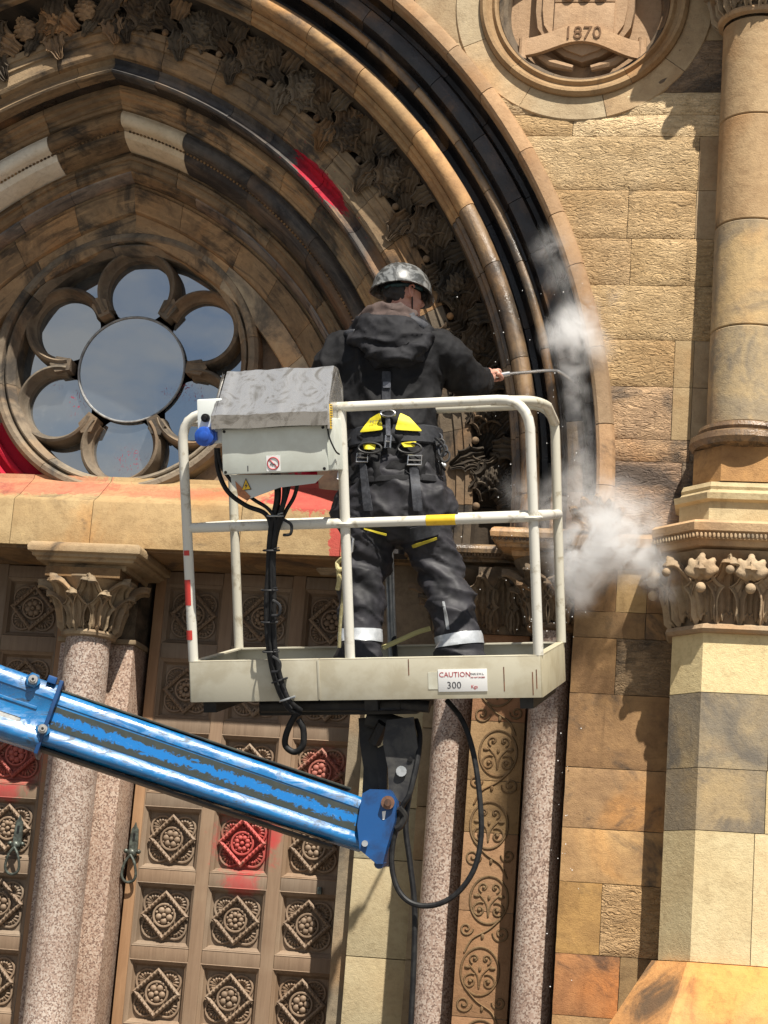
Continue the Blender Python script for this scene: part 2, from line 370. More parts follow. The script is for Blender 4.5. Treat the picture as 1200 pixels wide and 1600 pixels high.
def boom_paint():
    t = NT('blue_boom_paint'); pos, vec, oi = t.obj()
    col = t.mix(t.step(t.noise(vec, 9, 6, .65, 1), .35, .7), (.004, .145, .37), (.006, .095, .26))
    sv = t.scalev(vec, (5, 16, 22)); sc1 = t.noise(sv, 1.0, 8, .72, 1.0); sc2 = t.noise(t.scalev(vec, (14, 40, 70)), 1.0, 6, .75, 1.6)
    col = t.mix(t.math('MULTIPLY', t.step(sc1, .54, .62), .8), col, (.02, .035, .045)); col = t.mix(t.math('MULTIPLY', t.step(sc2, .63, .67), .75), col, (.36, .47, .52))
    return t.done(col, t.math('ADD', .17, t.math('MULTIPLY', t.step(sc1, .40, .62), .45)), t.bump(t.noise(vec, 18, 5), .22, .004), 0, .9)
M['blue'] = boom_paint()
M['bluedark'] = simple('blue_paint_in_grime', (.008, .065, .21), (.010, .03, .09), .4, scale=7)
M['silver'] = simple('silver_decal', (.42, .42, .40), (.30, .30, .29), .5, scale=22, lo=.5, hi=.6)
M['rust'] = simple('rusty_steel', (.20, .10, .06), (.10, .06, .045), .6, metal=.3, scale=30)
M['cloth'] = simple('black_workwear', (.006, .006, .007), (.0125, .0125, .014), .75, spec=.22, scale=14, bump=.5)
M['trouser'] = simple('charcoal_trousers', (.026, .025, .030), (.013, .013, .015), .6, spec=.3, scale=9, bump=.45)
M['webbing'] = simple('grey_black_webbing', (.020, .021, .025), (.034, .036, .042), .65, scale=60, bump=.3, spec=.3)
M['hiviz'] = simple('yellow_harness_pad', (.72, .62, .02), (.62, .52, .02), .6, scale=30)
M['reflect'] = simple('reflective_tape', (.52, .54, .56), (.42, .44, .46), .35, metal=.3, scale=24)
M['brown'] = simple('brown_fleece', (.075, .05, .043), (.055, .038, .033), .9, scale=40)
M['skin'] = simple('skin', (.50, .26, .19), (.44, .20, .15), .5, scale=25, bump=.08)
M['hair'] = simple('dark_hair', (.015, .012, .012), None, .6, scale=80)
M['helmet'] = simple('grey_camouflage_helmet', (.15, .155, .155), (.035, .037, .037), .38, scale=13, bump=.12, lo=.42, hi=.58, dist=2.2, detail=3)
M['teal'] = simple('teal_goggle_strap', (.02, .07, .08), (.012, .03, .035), .4)
M['steel'] = simple('polished_steel', (.62, .62, .62), (.5, .5, .5), .25, metal=.9, scale=30, bump=.05)
M['bronze'] = simple('bronze_verdigris', (.06, .065, .055), (.12, .14, .12), .45, metal=.5, scale=40)
M['rope'] = simple('olive_rope', (.22, .19, .09), (.30, .27, .15), .85, scale=60, bump=.5)
M['yrope'] = simple('pale_yellow_hose', (.55, .50, .22), None, .6)
M['lead'] = simple('lead_came', (.33, .33, .32), (.2, .2, .2), .5, metal=.3, scale=30)
M['paving'] = simple('stone_paving', (.15, .138, .12), (.12, .108, .095), .85, scale=1.5)
def glass():
    t = NT('old_window_glass'); pos, vec, oi = t.obj()
    g = t.n('ShaderNodeBsdfGlossy'); g.inputs['Roughness'].default_value = .015; g.inputs['Color'].default_value = (.74, .76, .76, 1)
    d = t.n('ShaderNodeBsdfDiffuse'); 
    n = t.noise(vec, 22, 6, .7); col = t.mix(t.math('MULTIPLY', t.step(n, .52, .8), .55), (.06, .068, .075), (.22, .225, .22))
    spl = None
    for cc, sc, dn in ((P(122,630,1.4), (11, 1, 9), 1.), (P(258,612,1.35), (16, 1, 20), 1.), (P(205,720,1.4), (8, 1, 9), .8), (P(300,612,1.4), (8, 1, 9), .8), (P(85,605,1.4), (14, 1, 22), .8)):
        dd = t.math('MULTIPLY', t.step(t.dist(pos, tuple(cc), sc), 1.1, .2), t.step(t.noise(t.scalev(vec, (1, 1, .6)), 30, 4, .7, 2.5), .57, .62)); spl = dd if spl is None else t.math('MAXIMUM', spl, dd)
    col = t.mix(spl, col, (.32, .02, .045))
    t.l(col, d.inputs['Color'])
    m = t.n('ShaderNodeMixShader'); m.inputs[0].default_value = .5; t.l(t.math('MULTIPLY', t.math('SUBTRACT', 1.0, t.math('MULTIPLY', spl, .9)), .54), m.inputs[0])
    t.l(t.bump(t.noise(vec, 2.5, 2), .05, .01), g.inputs['Normal'])
    t.l(d.outputs[0], m.inputs[1]); t.l(g.outputs[0], m.inputs[2]); t.l(m.outputs[0], t.o.inputs[0]); return t.m
M['glass'] = glass()
# ================================================================== THE PLACE
X0 = -3.86                       # axis of the doorway
CX, CZ = -4.52, 4.16             # centre of the right-hand arcs
g = MB().box((-30, -40, -.3), (30, 1.6, 0)).build('ground', M['paving']); g['kind'] = 'structure'
core = thing('church_body', 'dark stone body of the church behind the carved doorway', 'building', (X0, 2.5, 0))  # core boxes added to block sky light leaking in; interior dark put into colour
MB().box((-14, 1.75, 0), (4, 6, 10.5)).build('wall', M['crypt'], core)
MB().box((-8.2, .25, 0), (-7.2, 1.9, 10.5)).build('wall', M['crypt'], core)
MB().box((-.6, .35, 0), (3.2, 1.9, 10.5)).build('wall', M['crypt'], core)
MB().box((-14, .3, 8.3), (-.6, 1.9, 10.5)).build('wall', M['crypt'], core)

# ---------------------------------------------------------------- ashlar wall right of the arch
RC, RZ = -1.06, 6.96             # roundel
wall = thing('ashlar_wall', 'tan sandstone wall of tooled blocks between the arch and the round column', 'wall', (-.6, .05, 0))
def hole(x, z):
    if z > CZ:
        if math.hypot(x-CX, z-CZ) < 3.70 and x > X0: return True
    elif z > 3.86 and x < CX+3.70: return True
    return math.hypot(x-RC, z-RZ) < .62
def block(x0, x1, z0, z1, kind, tint, y=0.0, parent=wall, cell=.028):
    gap = .0014; x0 += gap; x1 -= gap; z0 += gap; z1 -= gap
    nx = max(2, round((x1-x0)/cell)); nz = max(2, round((z1-z0)/cell)); rs = random.random()*50
    bm = bmesh.new(); vv = {}
    for i in range(nx+1):
        for j in range(nz+1):
            x = x0+(x1-x0)*i/nx; z = z0+(z1-z0)*j/nz
            e = min(i, nx-i, j, nz-j)
            if kind in ('tool', 'tooldark'):
                h = .004*mnoise.noise((x*9+rs, z*9, rs)) + .006*abs(mnoise.noise((x*16+rs, z*42, rs))) + .004*mnoise.noise((x*30, z*60+rs, rs))
                dy = -.008 - h if e > 0 else 0
            else:
                dy = -.003 + .0015*mnoise.noise((x*7+rs, z*7, rs)) if e > 0 else 0
            if e == 0:
                k = .004*mnoise.noise((x*13+rs, z*13, rs*2)); x += k*.5; z += k*.5
            vv[i, j] = bm.verts.new((x, y+dy, z))
    for i in range(nx):
        for j in range(nz):
            if parent is wall and hole((vv[i,j].co.x+vv[i+1,j+1].co.x)/2, (vv[i,j].co.z+vv[i+1,j+1].co.z)/2): continue
            bm.faces.new((vv[i,j], vv[i+1,j], vv[i+1,j+1], vv[i,j+1]))
    for v in list(bm.verts):
        if not v.link_faces: bm.verts.remove(v)
    if not bm.faces: bm.free(); return
    ed = [e for e in bm.edges if len(e.link_faces) == 1]
    r = bmesh.ops.extrude_edge_only(bm, edges=ed)
    for v in r['geom']:
        if isinstance(v, bmesh.types.BMVert): v.co.y = y+.05
    bmesh.ops.recalc_face_normals(bm, faces=bm.faces)
    me = bpy.data.meshes.new('stone'); bm.to_mesh(me); bm.free(); me.materials.append(M[kind]); finish(me, 40)
    link('stone', me, parent, tint)
XR = .55
RIGHT_ROWS = [
 (0.0,.45,[(-.93,-.4,'jamb',.8),(-.4,XR,'jamb',.8)]), (.45,.85,[(-.93,-.6,'jamb',.8),(-.6,XR,'tool',.8)]), (.85,1.22,[(-.93,-.45,'jamb',.9),(-.45,XR,'jamb',.8)]),
 (1.22,1.577,[(-.93,-.55,'jamb',.95),(-.55,XR,'tool',.8)]),
 (1.577,1.872,[(-.93,-.613,'jamb',(1.05,.8,.7)),(-.613,XR,'jamb',(.75,.8,.8))]),
 (1.872,2.219,[(-.93,-.717,'jamb',(1.1,1.05,.8)),(-.717,XR,'tool',(.95,.85,.75))]),
 (2.219,2.484,[(-.93,XR,'jamb',(1.3,1.3,1.25))]), (2.484,2.784,[(-.93,XR,'jamb',(1.05,1.05,1.1))]),
 (2.784,3.157,[(-.93,XR,'jamb',(.92,.88,.85))]),
 (3.157,3.443,[(-.93,-.706,'jamb',(.9,.85,.8)),(-.706,XR,'tooldark',(1.15,1.05,.9))]),
 (3.443,3.578,[(-.93,-.567,'jamb',(.75,.75,.75)),(-.567,XR,'jamb',(.95,.9,.85))]),
 (3.578,3.80,[(-.93,-.721,'jamb',(.85,.8,.75)),(-.721,-.567,'wall',(1.0,.9,.7)),(-.567,XR,'jamb',.9)]),
 (3.80,3.99,[(-.93,XR,'jamb',.9)]),
 (3.99,4.37,[(-.93,-.42,'tooldark',(1.3,1.15,1.1)),(-.42,XR,'tooldark',1)]),
 (4.37,4.49,[(-.93,-.384,'tooldark',(1.5,1.35,1.2)),(-.384,XR,'tooldark',1)]),
 (4.49,4.772,[(-.93,-.483,'tooldark',(1.9,1.7,1.5)),(-.483,-.384,'wall',(.9,.88,.8)),(-.384,XR,'wall',.9)]),
 (4.772,5.027,[(-.95,-.483,'tool',(.92,.85,.75)),(-.483,-.384,'wall',(.85,.83,.75)),(-.384,XR,'wall',.9)]),
 (5.027,5.327,[(-1.0,XR,'tool',(1.05,1.0,.9))]),
 (5.327,5.588,[(-1.3,-.735,'tool',(.95,.88,.8)),(-.735,XR,'tool',(1.1,1.05,.95))]),
 (5.588,5.86,[(-1.4,-.762,'tool',(1.02,.95,.86)),(-.762,-.406,'tool',(1.1,1.04,.95)),(-.406,XR,'wall',1)]),
 (5.86,6.168,[(-1.5,-.402,'tool',(1.12,1.1,1.05)),(-.402,XR,'wall',(.95,.9,.85))]),
 (6.168,6.29,[(-1.6,-1.081,'tool',(1.0,.92,.8)),(-1.081,-.30,'tool',(1.7,1.75,1.8)),(-.30,XR,'tool',1.0)]),
 (6.29,6.42,[(-1.7,-.9,'tool',1.0),(-.9,-.30,'tool',(1.6,1.65,1.7)),(-.3,XR,'tool',1)]),
 (6.42,6.72,[(-1.8,-.7,'wall',.9),(-.7,XR,'tooldark',(1.4,1.3,1.2))]),
 (6.72,7.05,[(-2.0,-1.1,'wall',.9),(-1.1,XR,'wall',.95)]),
 (7.05,7.40,[(-2.3,-1.2,'tooldark',1.2),(-1.2,XR,'tool',1)]), (7.40,7.75,[(-2.8,-1.3,'tooldark',1.2),(-1.3,XR,'tool',1)]), (7.75,8.2,[(-3.6,-1.6,'tool',1.),(-1.6,XR,'tool',1)])]
for z0, z1, cells in RIGHT_ROWS:
    for x0, x1, k, tint in cells: block(x0, x1, z0, z1, k, tint)
# mortar bed behind the blocks, following the arch and the roundel
mb = MB()
zz = [0, 3.98] + [CZ + i*.08 for i in range(0, 52)]
for i in range(len(zz)-1):
    z0, z1 = zz[i], zz[i+1]
    xs = lambda z: -.925 if z <= 3.99 else (CX + math.sqrt(max(0, 3.69**2-(z-CZ)**2)) if 0 <= z-CZ < 3.5 else (CX+3.69 if z < CZ else X0+.5))
    if z1 < RZ-.62: mb.add([(xs(z0), .014, z0), (XR, .014, z0), (XR, .014, z1), (xs(z1), .014, z1)], [(0,1,2,3)])
    else:
        h = lambda z: math.sqrt(max(0, .62**2-(z-RZ)**2)) if abs(z-RZ) < .62 else 0
        mb.add([(xs(z0), .014, z0), (max(xs(z0), RC-h(z0)), .014, z0), (max(xs(z1), RC-h(z1)), .014, z1), (xs(z1), .014, z1)], [(0,1,2,3)])
        mb.add([(RC+h(z0), .014, z0), (XR, .014, z0), (XR, .014, z1), (RC+h(z1), .014, z1)], [(0,1,2,3)])
mb.build('mortar_bed', M['mortar'], wall, angle=None, fix=False)
# the return of the wall into the doorway
MB().box((-.926, .05, 0), (-.6, .6, 3.86)).build('jamb_return', M['jamb'], wall)
# left-hand wall (mirror, outside the picture)
mb = MB()
for i in range(len(zz)-1):
    xm = lambda z: 2*X0-(CX + math.sqrt(max(0, 3.69**2-(z-CZ)**2)) if 0 <= z-CZ < 3.6 else (CX+3.69 if z < CZ else X0))
    z0, z1 = zz[i], zz[i+1]
    mb.add([(-12, 0, z0), (xm(z0), 0, z0), (xm(z1), 0, z1), (-12, 0, z1)], [(0,1,2,3)])
lw = mb.mesh('stone_face', M['tool'], None, False)
lt = thing('ashlar_wall', 'tan sandstone wall at the far left beyond the arch', 'wall', (-8, 0, 0)); link('stone_face', lw, lt)
mb = MB().box((-12, .06, 8.2), (XR, .4, 11))
mb.build('upper_wall', M['tool'], lt)

# ---------------------------------------------------------------- arch
arch = thing('stone_archway', 'moulded pointed sandstone arch with carved thistle frieze around the rose window', 'archway', (X0, .5, 3.98))
def arc_pt(r, Y, t, side, zs=3.985):
    if t < 0: x, z = CX+r, CZ + (CZ-zs)*t
    else:
        th = t*math.acos((X0-CX)/r); x, z = CX + r*math.cos(th), CZ + r*math.sin(th)
    return (x if side > 0 else 2*X0-x, Y, z)
def vouss(prof, t0, t1, side, mat, tint, name='voussoir', back=None, n=None, jog=.0):
    dx = random.uniform(-jog, jog); dy = random.uniform(-jog, jog)
    pr = [(r+dx, Y+dy) for r, Y in prof]
    b = back or [(pr[-1][0], pr[-1][1]+.06), (pr[0][0], max(pr[0][1], pr[-1][1])+.06)]
    loop = pr + b; n = n or max(2, int(round(abs(t1-t0)*46)))
    rings = []
    for i in range(n+1):
        t = t0+(t1-t0)*i/n
        rings.append([arc_pt(r, Y, t, side) for r, Y in loop])
    return MB().loft(rings).build(name, M[mat], arch, tint, 28)
def order(prof, cuts, mats, sides=(1,-1), jog=.0015, gap=.00045):
    for s in sides:
        c = list(cuts)
        if s < 0: c = [c[0], 0.0] + [min(.98, max(.05, v+random.uniform(-.02, .02))) for v in c[2:-1]] + [1.0]
        for i in range(len(c)-1):
            m, tint = mats(i, s, (c[i]+c[i+1])/2)
            vouss(prof, c[i]+gap, c[i+1]-(gap if c[i+1] < 1 else 0), s, m, tint, jog=jog)
def roll(r, Y, rad, a0, a1, n=7): return [(r+rad*math.cos(R_(a0+(a1-a0)*i/n)), Y-rad*math.sin(R_(a0+(a1-a0)*i/n))) for i in range(n+1)]
def cuts(n, j=.25, first=True):
    s = 1.0/n; c = [-1.0, .012] if first else [-1.0]
    c += [s*i + random.uniform(-j, j)*s for i in range(1, n)] + [1.0]; return c
def T(lo=.85, hi=1.15, warm=.06):
    b = random.uniform(lo, hi); k = random.uniform(-warm, warm); return (b*(1+k), b, b*(1-k))
random.seed(11)
hood = [(3.765,.03),(3.765,-.035),(3.752,-.06),(3.725,-.075),(3.69,-.078),(3.674,-.066),(3.668,-.03),(3.666,.03)]
order(hood, cuts(13), lambda i, s, t: ('wall', (lambda q: (q[0]*.80, q[1]*.70, q[2]*.66))(T(.9,1.12))))
o1 = [(3.666,.03),(3.66,.10),(3.645,.135),(3.62,.135),(3.607,.10)]
order(o1, cuts(11), lambda i, s, t: ('wet', T(.8,1.3)))
o2 = [(3.605,.095),(3.596,.07),(3.57,.066),(3.53,.066),(3.516,.072),(3.512,.10),(3.505,.13),(3.49,.15),(3.478,.15)]
order(o2, cuts(11), lambda i, s, t: ('wet', T(1.2,2.0)) if t > .12 else ('wetbrown', T(.6,.8)))
o3 = roll(3.452,.125,.026,0,170) + [(3.424,.14),(3.418,.20),(3.395,.235),(3.365,.23),(3.357,.19)]
order(o3[:8], cuts(11), lambda i, s, t: ('wetbrown', T(.7,1.3)))
order(o3[7:], cuts(9), lambda i, s, t: ('wet', T(.6,1.2)))
o4 = roll(3.308,.168,.049,10,195,9) + [(3.257,.205),(3.252,.20),(3.232,.202),(3.226,.235),(3.207,.24),(3.20,.27)]
order(o4, cuts(10), lambda i, s, t: ('wetbrown', T(.65,1.0)) if t < .42 else (('jamb', T(1.1,1.35)) if t < .78 else ('arch', T(.9,1.2))))  # wet foot; sunlit middle stretch of the roll painted as paler stone
fr = [(3.20,.272),(3.19,.36),(3.15,.44),(3.09,.475),(3.03,.475),(2.99,.445),(2.976,.405)]
order(fr, cuts(9), lambda i, s, t: ('carve', T(.32,.5)))  # shade in the gaps behind the carving put into a darker tint
i1 = [(2.976,.402),(2.935,.396),(2.929,.408),(2.885,.404),(2.879,.418),(2.81,.42),(2.79,.432),(2.782,.46),(2.757,.484),(2.727,.474),(2.708,.446)] + [(2.698,.43),(2.686,.437),(2.681,.465),(2.688,.55),(2.694,.61)]
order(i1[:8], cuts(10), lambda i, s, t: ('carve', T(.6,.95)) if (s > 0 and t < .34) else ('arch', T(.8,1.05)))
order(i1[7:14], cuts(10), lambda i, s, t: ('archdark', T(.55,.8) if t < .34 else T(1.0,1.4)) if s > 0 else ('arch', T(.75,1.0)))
order([(2.682,.466),(2.690,.48),(2.712,.54),(2.70,.612)], cuts(7), lambda i, s, t: ('wet', T(.8,1.2)))  # shadowed undercut, its shade painted as black stone
i2a = [(2.69,.612),(2.672,.604),(2.648,.604),(2.643,.626),(2.622,.63),(2.618,.652),(2.611,.668),(2.592,.668),(2.589,.684),(2.575,.692),(2.569,.716)]
order(i2a, cuts(9), lambda i, s, t: ('carve', T(.7,1.0)) if (s > 0 and t < .34) else ('arch', T(1.35,1.6) if s > 0 else T(.95,1.1)))  # light on the right-hand fillet put into a higher tint
i2b = [(2.566,.708)] + roll(2.522,.727,.044,25,175,7) + [(2.478,.755),(2.474,.775)]
i2c = [(2.470,.778),(2.456,.784),(2.436,.80),(2.420,.84),(2.411,.885),(2.405,.92)]
def pale(i, s, t, n):
    if s > 0 and t > .86: return 'new', (1.25,1.15,1.0)
    if s < 0 and .42 < t < .82: return 'new', (1.35,1.37,1.4)  # pale stone, with sunlight on it added to the tint
    return ('archdark', T(.9,1.25)) if s > 0 else ('arch', T(.75,.95))
cb = [-1, .02, .2, .38, .55, .72, .87, 1.0]
order(i2b, cb, lambda i, s, t: pale(i, s, t, 0)); order(i2c, cb, lambda i, s, t: pale(i, s, t, 0))
i3 = [(2.404,.945),(2.396,.955),(2.388,.945),(2.382,.932),(2.362,.932),(2.357,.952),(2.335,.952),(2.318,.962),(2.307,.99)]
order(i3, cuts(8), lambda i, s, t: ('arch', T(.85,1.1)))
i3b = [(2.306,.988),(2.296,.99),(2.275,1.03),(2.268,1.066)]
order(i3b, cuts(8), lambda i, s, t: ('archdark', T(1.6,2.6)) if random.random() < .45 else ('arch', T(.85,1.15)))
i4 = [(2.266,1.085),(2.25,1.10),(2.243,1.085),(2.17,1.122),(2.118,1.148),(2.112,1.165),(2.106,1.185)]
order(i4, cuts(8), lambda i, s, t: ('arch', T(.85,1.2)))
i5 = [(2.105,1.175),(2.09,1.178),(1.995,1.19),(1.972,1.20),(1.965,1.23),(1.965,1.31)]
order(i5, cuts(4), lambda i, s, t: ('rose', (2.1,2.1,2.0)) if (s > 0 and t < .62) else ('arch', T(1.2,1.45)))
# string of beads along the inner order
bead = MB()
for s in (1, -1):
    n = 128
    for k in range(n):
        p = arc_pt(2.473, .772, .005+.99*k/n, s); bead.ball(p, .0095, 6, 4)
b = bead.build('bead_string', M['arch'], arch, (1.15,1.1,1.0)); b['kind'] = 'stuff'
# --- carved frieze: acanthus leaves and thistles
def leaf_mesh(name, Ln, Wd, curl, lobes, mat, nu=15, nv=10, th=.006, cup=.25, fold=.12, lob=.30):
    bm = bmesh.new(); vv = []
    ang = 0; x = z = 0; path = []
    for i in range(nu+1):
        u = i/nu; path.append((x, z, ang)); ang = curl(u); x += math.cos(ang)*Ln/nu; z += math.sin(ang)*Ln/nu
    for i in range(nu+1):
        u = i/nu; px, pz, a = path[i]
        w = Wd*(math.sin(math.pi*min(1, .12+u*.9))**.7)*(1+lob*math.cos(lobes*2*math.pi*u))*(1 if u < .97 else .5)
        row = []
        for j in range(nv+1):
            v = -1+2*j/nv
            rib = .27*Wd*math.cos(v*math.pi*4.0+u*2.0*abs(v))*(1-.3*u) - fold*Wd*(1-abs(v))
            h = cup*Wd*v*v - rib*.55
            sw = -.22*Wd*abs(v)*math.sin(lobes*2*math.pi*u)
            row.append(bm.verts.new((px - math.sin(a)*h + math.cos(a)*sw, w*v, pz + math.cos(a)*h + math.sin(a)*sw)))
        vv.append(row)
    for i in range(nu):
        for j in range(nv): bm.faces.new((vv[i][j], vv[i+1][j], vv[i+1][j+1], vv[i][j+1]))
    bm.normal_update(); fs0 = list(bm.faces)
    bk = [[bm.verts.new(vv[i][j].co - vv[i][j].normal*th*(.35 if j in (0, nv) or i == nu else 1)) for j in range(nv+1)] for i in range(nu+1)]
    for i in range(nu):
        for j in range(nv): bm.faces.new((bk[i][j], bk[i][j+1], bk[i+1][j+1], bk[i+1][j]))
        bm.faces.new((vv[i][0], bk[i][0], bk[i+1][0], vv[i+1][0])); bm.faces.new((vv[i][nv], vv[i+1][nv], bk[i+1][nv], bk[i][nv]))
    for j in range(nv): bm.faces.new((vv[nu][j], bk[nu][j], bk[nu][j+1], vv[nu][j+1])); bm.faces.new((vv[0][j], vv[0][j+1], bk[0][j+1], bk[0][j]))
    bmesh.ops.recalc_face_normals(bm, faces=bm.faces)
    me = bpy.data.meshes.new(name); bm.to_mesh(me); bm.free(); me.materials.append(mat); finish(me, 50); return me
fr_leaf = leaf_mesh('leaf', .19, .066, lambda u: .50-1.0*u, 3, M['carve'], nu=18, nv=14, lob=.16, th=.008)
fr_leaf2 = leaf_mesh('leaf', .25, .062, lambda u: .40-.5*u-.8*u**4, 4, M['carve'], nu=20, nv=14, lob=.18, th=.008)
def thistle_mesh():
    m = MB(); nr, nk = 9, 12; o = 0; vs = []
    for i in range(nr*2+1):
        u = i/(nr*2)
        for k in range(nk*2):
            rad = .048*math.sin(math.pi*(.08+.84*u))**.8
            bumpy = 1 + .16*(1 if (i//2+k//2) % 2 == 0 else -1)*(1 if 0 < u < 1 else 0)
            an = math.pi*k/nk; vs.append((rad*bumpy*math.cos(an), rad*bumpy*math.sin(an), .115*u))
    fs = [(i*2*nk+k, i*2*nk+(k+1)%(2*nk), (i+1)*2*nk+(k+1)%(2*nk), (i+1)*2*nk+k) for i in range(nr*2) for k in range(2*nk)]
    m.add(vs, fs)
    for k in range(11):
        an = 2*math.pi*k/11; c, s = math.cos(an), math.sin(an)
        m.tube([(.018*c, .018*s, .105), (.03*c, .03*s, .145), (.048*c, .048*s, .178)], [.009, .007, .002], 5)
    return m.mesh('thistle', M['carve'], 45)
fr_th = thistle_mesh(); fr_ball = MB().ball((0,0,0), .021, 10, 7).mesh('berry', M['carve'], 60)
NU = 11
for s in (1, -1):
    for k in range(NU):
        t = (k+.5)/NU
        def fm(r, Y, tt, ang, tilt=0.0, sc=1.0, flip=1):
            p = Vector(arc_pt(r, Y, tt, s)); q = Vector(arc_pt(r+.05, Y, tt, s)); rad = (q-p).normalized(); out_ = Vector((0,-1,0)); tan = out_.cross(rad).normalized()
            z = (out_*math.cos(tilt) + rad*math.sin(tilt)).normalized()
            d = (rad*math.cos(ang)+tan*math.sin(ang)); d = (d - z*d.dot(z)).normalized(); y = z.cross(d)
            mm = frame(p, d, y, z) @ Matrix.Scale(sc, 4); return mm
        c = 'carvelight' if (s < 0 and t > .84) else None
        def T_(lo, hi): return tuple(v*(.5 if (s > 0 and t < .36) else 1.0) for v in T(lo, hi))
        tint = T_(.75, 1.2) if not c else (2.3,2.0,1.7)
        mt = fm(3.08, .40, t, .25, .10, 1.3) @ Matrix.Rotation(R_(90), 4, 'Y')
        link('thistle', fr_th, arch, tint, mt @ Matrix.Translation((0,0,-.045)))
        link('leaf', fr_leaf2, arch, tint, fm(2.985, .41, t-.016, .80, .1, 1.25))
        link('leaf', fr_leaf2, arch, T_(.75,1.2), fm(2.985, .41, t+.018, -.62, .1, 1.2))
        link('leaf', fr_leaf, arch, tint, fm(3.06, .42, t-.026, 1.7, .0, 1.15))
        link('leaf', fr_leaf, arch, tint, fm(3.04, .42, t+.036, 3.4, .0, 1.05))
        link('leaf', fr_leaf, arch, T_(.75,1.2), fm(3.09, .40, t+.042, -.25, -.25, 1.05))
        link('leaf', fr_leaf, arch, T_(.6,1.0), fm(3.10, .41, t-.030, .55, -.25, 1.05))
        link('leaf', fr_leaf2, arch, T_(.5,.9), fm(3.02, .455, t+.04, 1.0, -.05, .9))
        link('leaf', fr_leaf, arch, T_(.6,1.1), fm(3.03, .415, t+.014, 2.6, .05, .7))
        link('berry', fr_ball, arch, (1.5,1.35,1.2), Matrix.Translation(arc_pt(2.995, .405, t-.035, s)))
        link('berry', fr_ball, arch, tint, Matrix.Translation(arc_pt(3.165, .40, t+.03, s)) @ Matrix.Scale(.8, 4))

# ---------------------------------------------------------------- rose window
rose = thing('rose_window', 'round six-foiled stone rose window with reflecting panes under the arch', 'window', (X0, 1.3, 5.22))
RX, RZZ = X0+.015, 5.22
def ring(prof, c, n=64, a0=0, a1=2*math.pi, name='ring', mat='rose', tint=None, gap=0):
    m = MB(); full = abs(a1-a0-2*math.pi) < 1e-6
    rings = []
    for i in range(n if full else n+1):
        a = a0+(a1-a0)*i/n; rings.append([(c[0]+r*math.cos(a), Y, c[1]+r*math.sin(a)) for r, Y in prof])
    if full:
        k = len(prof); m.v = [p for r in rings for p in r]
        for i in range(n):
            for j in range(k): m.f.append((i*k+j, i*k+(j+1)%k, ((i+1)%n)*k+(j+1)%k, ((i+1)%n)*k+j))
    else: m.loft(rings)
    return m.build(name, M[mat], rose, tint, 30)
outer = [(.84,1.34),(.835,1.20),(.815,1.178),(.79,1.176),(.775,1.19),(.771,1.235),(.762,1.238),(.757,1.21),(.748,1.206),(.735,1.225),(.725,1.25),(.712,1.27),(.708,1.42),(.84,1.42)]
for k in range(8):
    a0 = R_(12+45*k); ring(outer, (RX, RZZ), 14, a0+.002, a0+R_(45)-.002, 'ring_stone', 'rose', (1.75,1.7,1.6) if k == 0 else T(.85,1.15))
foil = [(.258,1.40),(.255,1.30),(.246,1.27),(.232,1.262),(.222,1.275),(.218,1.30),(.206,1.325),(.197,1.335),(.194,1.41),(.258,1.41)]
for k in range(6):
    a = R_(90+60*k); c = (RX+.502*math.cos(a), RZZ+.502*math.sin(a))
    fo = [(r-.001*k, y+.0015*k) for r, y in foil]
    ring(fo, c, 40, a-R_(131), a+R_(131), 'foil', 'rose', T(.8,1.2))
    # cusp blocks where neighbouring foils meet
    b = a+R_(30); d = Vector((math.cos(b), 0, math.sin(b))); e = Vector((-d.z, 0, d.x)); q = Vector((RX, 0, RZZ))
    poly = [q+d*.365-e*.035, q+d*.37+e*.035, q+d*.46+e*.05, q+d*.50, q+d*.46-e*.05]
    MB().prism([(p.x, p.z) for p in poly], 1.275, 1.40).build('cusp', M['rose'], rose, T(.7,1.1))
    pm = MB().lathe([(0, 0), (.1, 0), (.202, 0)], (0,0,0), 32).build('pane', M['glass'], rose, None, None)
    pm.matrix_basis = Matrix.Translation(-Vector((X0,1.3,5.22))) @ Matrix.Translation((c[0], 1.385, c[1])) @ Matrix.Rotation(R_(90), 4, 'X') @ Matrix.Rotation(R_(random.uniform(-.9,.9)), 4, 'Y') @ Matrix.Rotation(R_(random.uniform(-1.2,1.2)), 4, 'X')
    # little pane between two foils and the ring
    vs = [(RX+rr*math.cos(b+dd), 1.404, RZZ+rr*math.sin(b+dd)) for rr, dd in ((.42,0),(.60,-.34),(.715,-.30),(.715,0),(.715,.30),(.60,.34))]
    MB().add(vs, [(0,1,2,3,4,5)]).build('pane', M['glass'], rose, None, None)
pm = MB().lathe([(0, 0), (.2, 0), (.334, 0)], (0,0,0), 48).build('pane', M['glass'], rose, None, None)
pm.matrix_basis = Matrix.Translation((RX-X0, 1.36-1.3, 0)) @ Matrix.Rotation(R_(90.4), 4, 'X')
MB().tube([(RX+.336*math.cos(a), 1.354, RZZ+.336*math.sin(a)) for a in [2*math.pi*i/60 for i in range(60)]], .0075, 6, closed=True).build('lead_came', M['lead'], rose)
